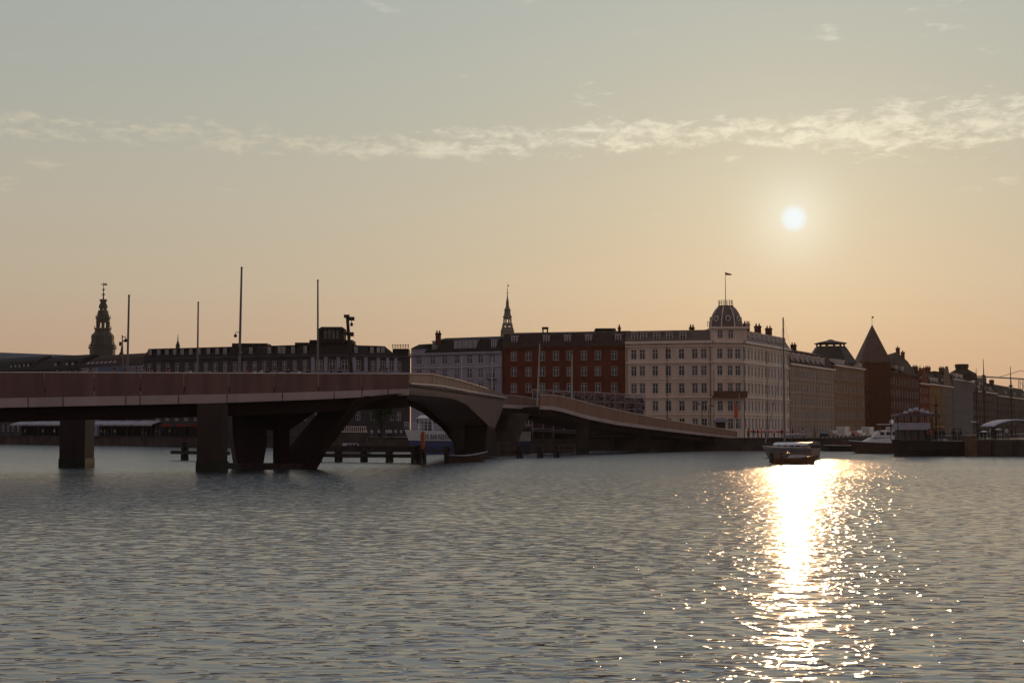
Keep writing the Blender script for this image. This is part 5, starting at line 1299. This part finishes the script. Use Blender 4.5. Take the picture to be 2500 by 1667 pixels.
# flag at the ship
p = P(2262, 1040, 205); t = thing('red_banner', 'narrow red banner on a short staff at the ship deck', 'banner', (p.x, 205, 2.1))
mb = MB(); mb.tube([(p.x, 205, 2.1), (p.x, 205, P(2262, 1030, 205).z)], .03, 4); mb.build('staff', M_IRON, t)
mb = MB(); mb.box(p.x, p.x + .45, 204.97, 205.0, P(2262, 1060, 205).z, P(2262, 1032, 205).z); mb.build('cloth', M_REDCL, t)

# old ships' bare masts in the canal
def bare_mast(x, yt, Y, lab, yards):
    p = XY(x, Y); zt = P(x, yt, Y).z
    t = thing('moored_ship', lab, 'sailing ship', (p.x, Y, 0), group='old wooden ships in the canal')
    mb, rg = hull(11, 3.4, 1.7, .5, .8, .8); a = math.atan2(FD.y, FD.x); ca, sa = math.cos(a), math.sin(a)
    mb.v = [(p.x + (x_ - 5) * ca - y_ * sa, Y + (x_ - 5) * sa + y_ * ca, z_) for x_, y_, z_ in mb.v]; mb.build('hull', M_BLACK, t)
    mb = MB(); mb.tube([(p.x, Y, 1.0), (p.x, Y, zt * .7), (p.x, Y, zt)], .22, 6, r2=.05); mb.build('mast', M_WOOD, t)
    for f in yards: mb = MB(); mb.lathe([(.3, zt * f), (.42, zt * f + .12), (.42, zt * f + .3), (.2, zt * f + .35)], (p.x, Y, 0), 6); mb.build('crosstree', M_WOOD, t)
    mb = MB()
    for s_ in (-1, 1): mb.tube([(p.x + s_ * 1.3, Y, 1.6), (p.x + s_ * .12, Y, zt * .72)], .03, 4)
    mb.tube([(p.x + 5 * ca, Y + 5 * sa, 1.9), (p.x, Y, zt * .95)], .025, 4); mb.build('rigging', M_WOOD, t)
for x, yt, Y, lab, yd in ((2404, 876, 300, 'old wooden ship with the tallest bare mast in the canal', (.62, .8)), (2386, 899, 335, 'old wooden ship with slender mast behind the tall masted ship', (.7,)), (2470, 894, 280, 'old wooden ship with thin straight mast by the low dark houses', (.75,)), (2286, 965, 262, 'old wooden ship with short dark mast behind the parasol row', (.8,))): bare_mast(x, yt, Y, lab, yd)
# tower crane beyond
p = XY(2496, 640); zt = zpx(926, 640); t = thing('tower_crane', 'distant tower crane above the low canal roofs', 'crane', (p.x, 640, ZQ))
mb = MB()
for sx in (-.9, .9):
    for sy in (-.9, .9): mb.tube([(p.x + sx, 640 + sy, ZQ), (p.x + sx, 640 + sy, zt)], .14, 4)
zz = ZQ
while zz < zt - 2:
    mb.tube([(p.x - .9, 639.1, zz), (p.x + .9, 639.1, zz + 1.9)], .09, 4); mb.tube([(p.x + .9, 639.1, zz + 1.9), (p.x - .9, 639.1, zz + 3.8)], .09, 4); zz += 3.8
mb.build('tower', M_STEEL, t)
mb = MB(); mb.tube([(p.x - 22, 640, zt + 1.5), (p.x + 22, 640, zt - 1.0)], .3, 4); mb.tube([(p.x - 10, 640, zt + 1), (p.x, 640, zt + 4), (p.x + 16, 640, zt - .6)], .12, 4); mb.build('jib', M_STEEL, t)
mb = MB(); mb.box(p.x - 21, p.x - 16, 639, 641, zt - 2.6, zt + .8); mb.build('counterweight', M_STEEL, t)

# ------------------------------------------------------------------ quay furniture, cars, café awnings
def make_car(label, p, rz, body, van=False):
    t = thing('parked_car' if not van else 'parked_van', label, 'car' if not van else 'van', (p.x, p.y, ZQ), rz, 'vehicles parked on the quay')
    pr = [(0, .3), (4.2, .3), (4.2, .75), (4.0, .9), (3.1, .98), (2.5, 1.42), (1.0, 1.45), (.25, 1.0), (0, .9)] if not van else [(0, .3), (4.9, .3), (4.9, .95), (4.4, 1.15), (3.9, 2.0), (3.5, 2.15), (.1, 2.15), (0, 2.0)]
    mb = MB(); mb.prism([(x, -.86, z) for x, z in pr], (0, 1.72, 0)); loc_build(mb, 'body', body, t)
    wn = [(1.05, 1.0), (2.9, 1.0), (2.45, 1.36), (1.1, 1.38)] if not van else [(3.0, 1.2), (4.2, 1.2), (3.8, 1.9), (3.0, 1.9)]
    for s_ in (-.875, .86): mb = MB(); mb.prism([(x, s_, z) for x, z in wn], (0, .015, 0)); loc_build(mb, 'side_window', M_PANE, t)
    for wx in (.75, 3.4 if not van else 3.9):
        for s_ in (-.8, .8):
            mb = MB(); mb.tube([(wx, s_ - .1, .31), (wx, s_ + .1, .31)], .31, 10); loc_build(mb, 'wheel', M_BLACK, t)
carm = [mat('car_white', (.62, .60, .58), .3, .05), mat('car_silver', (.35, .34, .34), .3, .05), mat('car_red', (.25, .04, .03), .35, .05), mat('car_dark', (.04, .04, .045), .3, .05)]
cn = ['white', 'silver', 'red', 'dark']
for i, (s_, ci, van) in enumerate(((1, 3, 0), (7, 1, 0), (13, 0, 1), (20, 2, 0), (26, 0, 0), (33, 0, 1), (41, 3, 0), (48, 0, 0), (55, 0, 1), (63, 1, 0), (76, 0, 0))):
    p = nyh(s_, 15.5)
    near = ['in front of the hotel', 'in front of the hotel', 'in front of the hotel', 'in front of the hotel', 'by the hotel end wall', 'by the buff terrace', 'by the buff terrace', 'by the buff terrace middle', 'by the buff terrace', 'by the lantern roof building', 'by the lantern roof building'][i]
    make_car('%s %s parked on the quay edge %s' % (cn[ci], 'delivery van' if van else 'car', near), p, math.atan2(FD.y, FD.x), carm[ci], bool(van))
# red café parasols and guests at the hotel
for i, x in enumerate((1838, 1853, 1868, 1884, 1900, 1914)):
    parasol(x, 1050 + (i % 2), 262, 1.15, M_REDCL, '%s red cafe parasol from the hotel corner flagpole' % ['first', 'second', 'third', 'fourth', 'fifth', 'sixth'][i], 'red cafe parasols outside the hotel')
for i in range(14):
    x = random.uniform(1825, 1990); q = XY(x, random.uniform(257, 264)); top = random.randrange(7); pose = random.randrange(3)
    person((q.x, q.y, ZQ), random.uniform(-3, 3), 'passer-by in %s top %s on the quay below the hotel' % (CN[top], POSES[pose]), 'people on the hotel quay', pose, top)
p = P(1797, 985, 262); t = thing('beach_flag_banner', 'upright orange red banner on a pole below the hotel balcony', 'banner', (p.x, 262, ZQ))
mb = MB(); mb.tube([(p.x - .3, 262, ZQ), (p.x - .3, 262, p.z + .6)], .04, 5); mb.build('pole', M_IRON, t)
mb = MB(); mb.hexa([(p.x - .25, 261.97, p.z - 2.7), (p.x + .35, 261.97, p.z - 2.5), (p.x + .35, 262.01, p.z - 2.5), (p.x - .25, 262.01, p.z - 2.7)], [(p.x - .25, 261.97, p.z + .3), (p.x + .2, 261.97, p.z - .3), (p.x + .2, 262.01, p.z - .3), (p.x - .25, 262.01, p.z + .3)]); mb.build('cloth', mat('banner_red', (.65, .09, .02), .7, .1), t)
def streetlamp(x, yt, Y, lab, arm=1):
    p = XY(x, Y); zt = P(x, yt, Y).z; t = thing('street_lamp', lab, 'street lamp', (p.x, Y, ZQ), group='street lamps at the bridge landing')
    mb = MB(); mb.tube([(p.x, Y, ZQ), (p.x, Y, zt)], .09, 6, r2=.06); mb.build('post', M_IRON, t)
    mb = MB(); mb.tube([(p.x, Y, zt), (p.x + arm * .7, Y, zt + .1)], .04, 5); mb.build('arm', M_IRON, t)
    mb = MB(); mb.lathe([(.08, .1), (.3, -.02), (.25, -.12)], (p.x + arm * .7, Y, zt), 8); mb.build('lamp_head', M_IRON, t)
streetlamp(1714, 986, 266, 'black street lamp with arm to one side at the bridge landing', -1); streetlamp(1731, 990, 266, 'black street lamp with arm over the landing by the hotel corner', 1); 
mast(1806.5, 1070, 1805, 960, 258, 'quay_flagpole', 'slender pale flagpole on the quay by the hotel corner', 'flagpole', .07, .05, None, mat('pale_pole', (.50, .47, .46)), ZQ)
mast(1743, 1060, 1743, 905, 271.5, 'drain_mast', 'thin dark pole against the seam of the hotel corner tower', 'pole', .06, .05, None, M_COPPER, ZQ)
# shrub at the landing, tree behind the bridge
def leaf_crown(c, rad, n, size, seed):
    rng = np.random.RandomState(seed); mb = MB(); cl = []
    for i in range(26):
        v = rng.normal(size=3); v /= np.linalg.norm(v); cl.append((np.array(c) + v * np.array(rad) * rng.uniform(.35, .9), rng.uniform(.25, .45)))
    for i in range(n):
        ce, cr = cl[rng.randint(len(cl))]; q = ce + rng.normal(size=3) * np.array(rad) * cr * .55
        a = rng.normal(size=3); a /= np.linalg.norm(a); b = np.cross(a, rng.normal(size=3)); b /= np.linalg.norm(b); s_ = size * rng.uniform(.6, 1.3)
        mb.add([q - a * s_, q + b * s_ * .6, q + a * s_, q - b * s_ * .6], [(0, 1, 2, 3)])
    return mb
def tree(x, Y, h, rad, lab, seed, n=2600, size=.22, grp=None):
    p = XY(x, Y); t = thing('quay_tree', lab, 'tree', (p.x, Y, ZQ), group=grp)
    mb = MB(); mb.tube([(p.x, Y, ZQ), (p.x + .15, Y, ZQ + h * .35), (p.x, Y, ZQ + h * .6)], .22, 7, r2=.1)
    rng = random.Random(seed)
    for k in range(6):
        a = rng.uniform(0, 6.3); mb.tube([(p.x + .1, Y, ZQ + h * rng.uniform(.3, .5)), (p.x + rad[0] * .6 * math.cos(a), Y + rad[1] * .6 * math.sin(a), ZQ + h * rng.uniform(.6, .85))], .08, 5, r2=.03)
    mb.build('trunk', M_BARK, t)
    leaf_crown((p.x, Y, ZQ + h * .66), rad, n, size, seed).build('crown', M_LEAF, t)
tree(930, 262, 8.5, (2.6, 2.4, 3.2), 'dark leafy tree on the far quay seen under the bridge', 1)
tree(1108, 264, 7.0, (2.2, 2.2, 2.6), 'round dark tree on the far quay behind the cafe boat', 2)
tree(1707, 264, 2.4, (1.1, 1.0, .9), 'low rounded shrub at the foot of the street lamps', 3, 900, .14)
# wire lattice screen behind the ramp
LA = XY(1300, 252); LB_ = XY(1575, 258)
t = thing('lattice_screen', 'long tangled lattice screen standing between the ramp and red brick house', 'lattice', (LA.x, LA.y, ZQ))
d = (LB_ - LA); L = d.length; d.normalize(); n = Vector((d.y, -d.x))
zt0 = zpx(951, 252); zt1 = zpx(964, 258)
def lz(u): return zt0 + (zt1 - zt0) * u / L
for f in (0, .36, .62, .8):
    mb = MB(); A_ = LA; mb.tube([(*(LA), ZQ + (zt0 - ZQ) * (1 - f * .55)), (*(LB_), ZQ + (zt1 - ZQ) * (1 - f * .55))], .07, 4); mb.build('rail', M_FASC, t)
for k in range(12):
    u = L * k / 11; p = LA + d * u; mb = MB(); mb.tube([(*p, ZQ), (*p, lz(u) + .1)], .07, 5); mb.build('post', M_FASC, t)
mb = MB(); rng = random.Random(11)
for k in range(1500):
    u = rng.uniform(.3, L - .3); z = rng.uniform(ZQ + 3, lz(u) - .2); a = rng.uniform(0, math.pi); l = rng.uniform(.35, .9); p = LA + d * u + n * rng.uniform(-.5, .5)
    q = p + d * math.cos(a) * l; mb.tube([(*p, z), (*q, min(z + math.sin(a) * l, lz(u)))], .035, 3)
o = mb.build('lattice', mat('lattice_rods', (.26, .21, .23), .7, .3), t); o['kind'] = 'stuff'
mb = MB(); p = LA - n * .8; q = LB_ - n * .8; mb.prism([(*p, ZQ), (*q, ZQ), (*q, zt1 - .6), (*p, zt0 - .6)], (-n.x * .1, -n.y * .1, 0)); mb.build('backing_net', mat('dark_net', (.06, .035, .04), .9, .3, 2), t)
# café awnings on the far quay at left
aw = [(24, 64, 'pale cafe awning at the open end of the quayside row'), (65, 105, 'pale cafe awning second in the quayside row'), (106, 146, 'pale cafe awning just before the first bridge column'), (215, 245, 'pale cafe awning just past the first bridge column'), (246, 281, 'pale cafe awning in the middle of the long striped run'), (282, 322, 'pale cafe awning with steep slope in the long run'), (323, 372, 'pale cafe awning at the end by the red flower boxes')]
for x0, x1, lab in aw:
    Y = quay_Y((x0 + x1) / 2) + 4; a = XY(x0, Y); b = XY(x1 - .6, Y); zb = zpx(1026 + (372 - x1) * .008, Y); zf = zpx(1036, Y); sk = 1.6
    t = thing('cafe_awning', lab, 'awning', (a.x, Y, ZQ), group='cafe awnings on the far quay')
    mb = MB(); mb.hexa([(a.x, Y, zf), (b.x, Y, zf), (b.x + sk, Y + 4, zb), (a.x + sk, Y + 4, zb)], [(a.x, Y, zf + .08), (b.x, Y, zf + .08), (b.x + sk, Y + 4, zb + .08), (a.x + sk, Y + 4, zb + .08)]); mb.build('canopy', M_CANV, t)
    mb = MB(); mb.box(a.x, b.x, Y - .04, Y - .01, zf - .3, zf + .06); mb.build('valance', M_CANV, t)
    mb = MB(); mb.box(a.x + sk, b.x + sk, Y + 4.02, Y + 4.2, ZQ, zb + 2.2); mb.build('dark_back', M_SLATE, t)  # dark sheet added to blacken the space behind the awning
    for xx in (a.x + .15, b.x - .15): mb = MB(); mb.tube([(xx, Y + .1, ZQ), (xx, Y + .1, zf)], .04, 4); mb.build('post', M_IRON, t)
for i in range(22):
    x = random.uniform(5, 420); q = XY(x, quay_Y(x) + random.uniform(2, 7)); top = random.choice((0, 1, 2, 2, 2, 3, 5)); pose = random.randrange(3)
    person((q.x, q.y, ZQ), random.uniform(-3, 3), 'cafe guest in %s top %s beneath the pale awnings' % (CN[top], POSES[pose]), 'guests at the quayside cafe', pose, top)
for k, (x0, x1) in enumerate(((392, 418), (428, 455), (460, 482))):
    a = XY(x0, 323); b = XY(x1, 323); z = zpx(1040, 323)
    t = thing('flower_awning', 'dark cafe front with red flower trim, %s from the pale awnings' % ['first', 'second', 'third'][k], 'cafe front', (a.x, 323, ZQ), group='cafe fronts with red flowers')
    mb = MB(); mb.box(a.x, b.x, 323, 326, ZQ, z - .1); mb.build('front', M_SLATE, t)
    mb = leaf_crown(((a.x + b.x) / 2, 322.9, z + .2), ((b.x - a.x) / 2, .3, .35), 260, .12, k + 5); mb.build('flowers', M_REDCL, t)
STALLS = ((1228, 1300, 1040, 248, 'dark stall with thin pale roof edge added as shade under the link span'), (1302, 1352, 1046, 247, 'low dark stall added as shade beneath the ramp beginning'), (1354, 1420, 1050, 249, 'long dark stall added as shade in front of the ramp column'), (1425, 1560, 1058, 251, 'long dark shed added as shade on the quay under the ramp'), (1120, 1190, 1048, 250, 'dark kiosk added as shade on the quay behind the sliding span'))  # dark bodies added to stand for the shade under the bridge
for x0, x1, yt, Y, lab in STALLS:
    a = XY(x0, Y); b = XY(x1, Y); z = zpx(yt, Y); t = thing('shade_stall', lab, 'stall', (a.x, Y, ZQ), group='dark stalls added as shade under the bridge')
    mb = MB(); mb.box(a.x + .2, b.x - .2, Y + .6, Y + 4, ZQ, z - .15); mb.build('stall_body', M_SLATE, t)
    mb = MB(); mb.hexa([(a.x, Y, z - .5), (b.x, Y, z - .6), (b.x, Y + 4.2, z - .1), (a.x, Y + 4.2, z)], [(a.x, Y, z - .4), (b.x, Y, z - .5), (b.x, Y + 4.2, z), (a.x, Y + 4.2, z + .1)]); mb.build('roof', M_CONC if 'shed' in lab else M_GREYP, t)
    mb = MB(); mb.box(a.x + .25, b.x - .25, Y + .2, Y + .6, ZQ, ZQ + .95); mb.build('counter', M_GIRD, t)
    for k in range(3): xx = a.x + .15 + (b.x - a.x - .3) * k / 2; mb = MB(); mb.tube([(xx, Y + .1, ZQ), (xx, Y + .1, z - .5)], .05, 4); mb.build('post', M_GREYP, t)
# white balustrade and low terrace under the bridge
a = XY(826, 255); b = XY(893, 255); z = zpx(1055, 255)
t = thing('white_balustrade', 'white railing on a dark terrace seen through the bridge opening', 'railing', (a.x, 255, ZQ))
mb = MB(); mb.box(a.x, b.x, 255, 259, 1.0, z); mb.build('terrace', M_STONE, t)
for k in range(14): x = a.x + (b.x - a.x) * k / 13; mb = MB(); mb.box(x - .06, x + .06, 255.05, 255.17, z, z + .95); mb.build('baluster', M_TRIM, t)
for zz in (z + .96, z + .02): mb = MB(); mb.box(a.x - .1, b.x + .1, 255.0, 255.2, zz, zz + .12); mb.build('rail', M_TRIM, t)
for i in range(9):
    x = random.uniform(890, 985); q = XY(x, random.uniform(252, 262)); top = random.choice((2, 2, 3, 5)); person((q.x, q.y, ZQ), random.uniform(-3, 3), 'person in %s top on the far quay %s' % (CN[top], 'by the dark leafy tree' if x > 915 else 'by the white railing'), 'people on the quay under the bridge', None, top)

# ------------------------------------------------------------------ evening haze
mb = MB(); mb.box(-1500, 1500, -60, 1500, -3.5, 125)
hz = bpy.data.materials.new('evening_haze'); hz.use_nodes = True; t_ = hz.node_tree; t_.nodes.clear()
pv = t_.nodes.new('ShaderNodeVolumePrincipled'); pv.inputs['Color'].default_value = (.95, .90, .86, 1)
pv.inputs['Density'].default_value = .000042; pv.inputs['Anisotropy'].default_value = .70
oo = t_.nodes.new('ShaderNodeOutputMaterial'); t_.links.new(pv.outputs[0], oo.inputs['Volume'])
o = mb.build('haze', hz); o['kind'] = 'stuff'
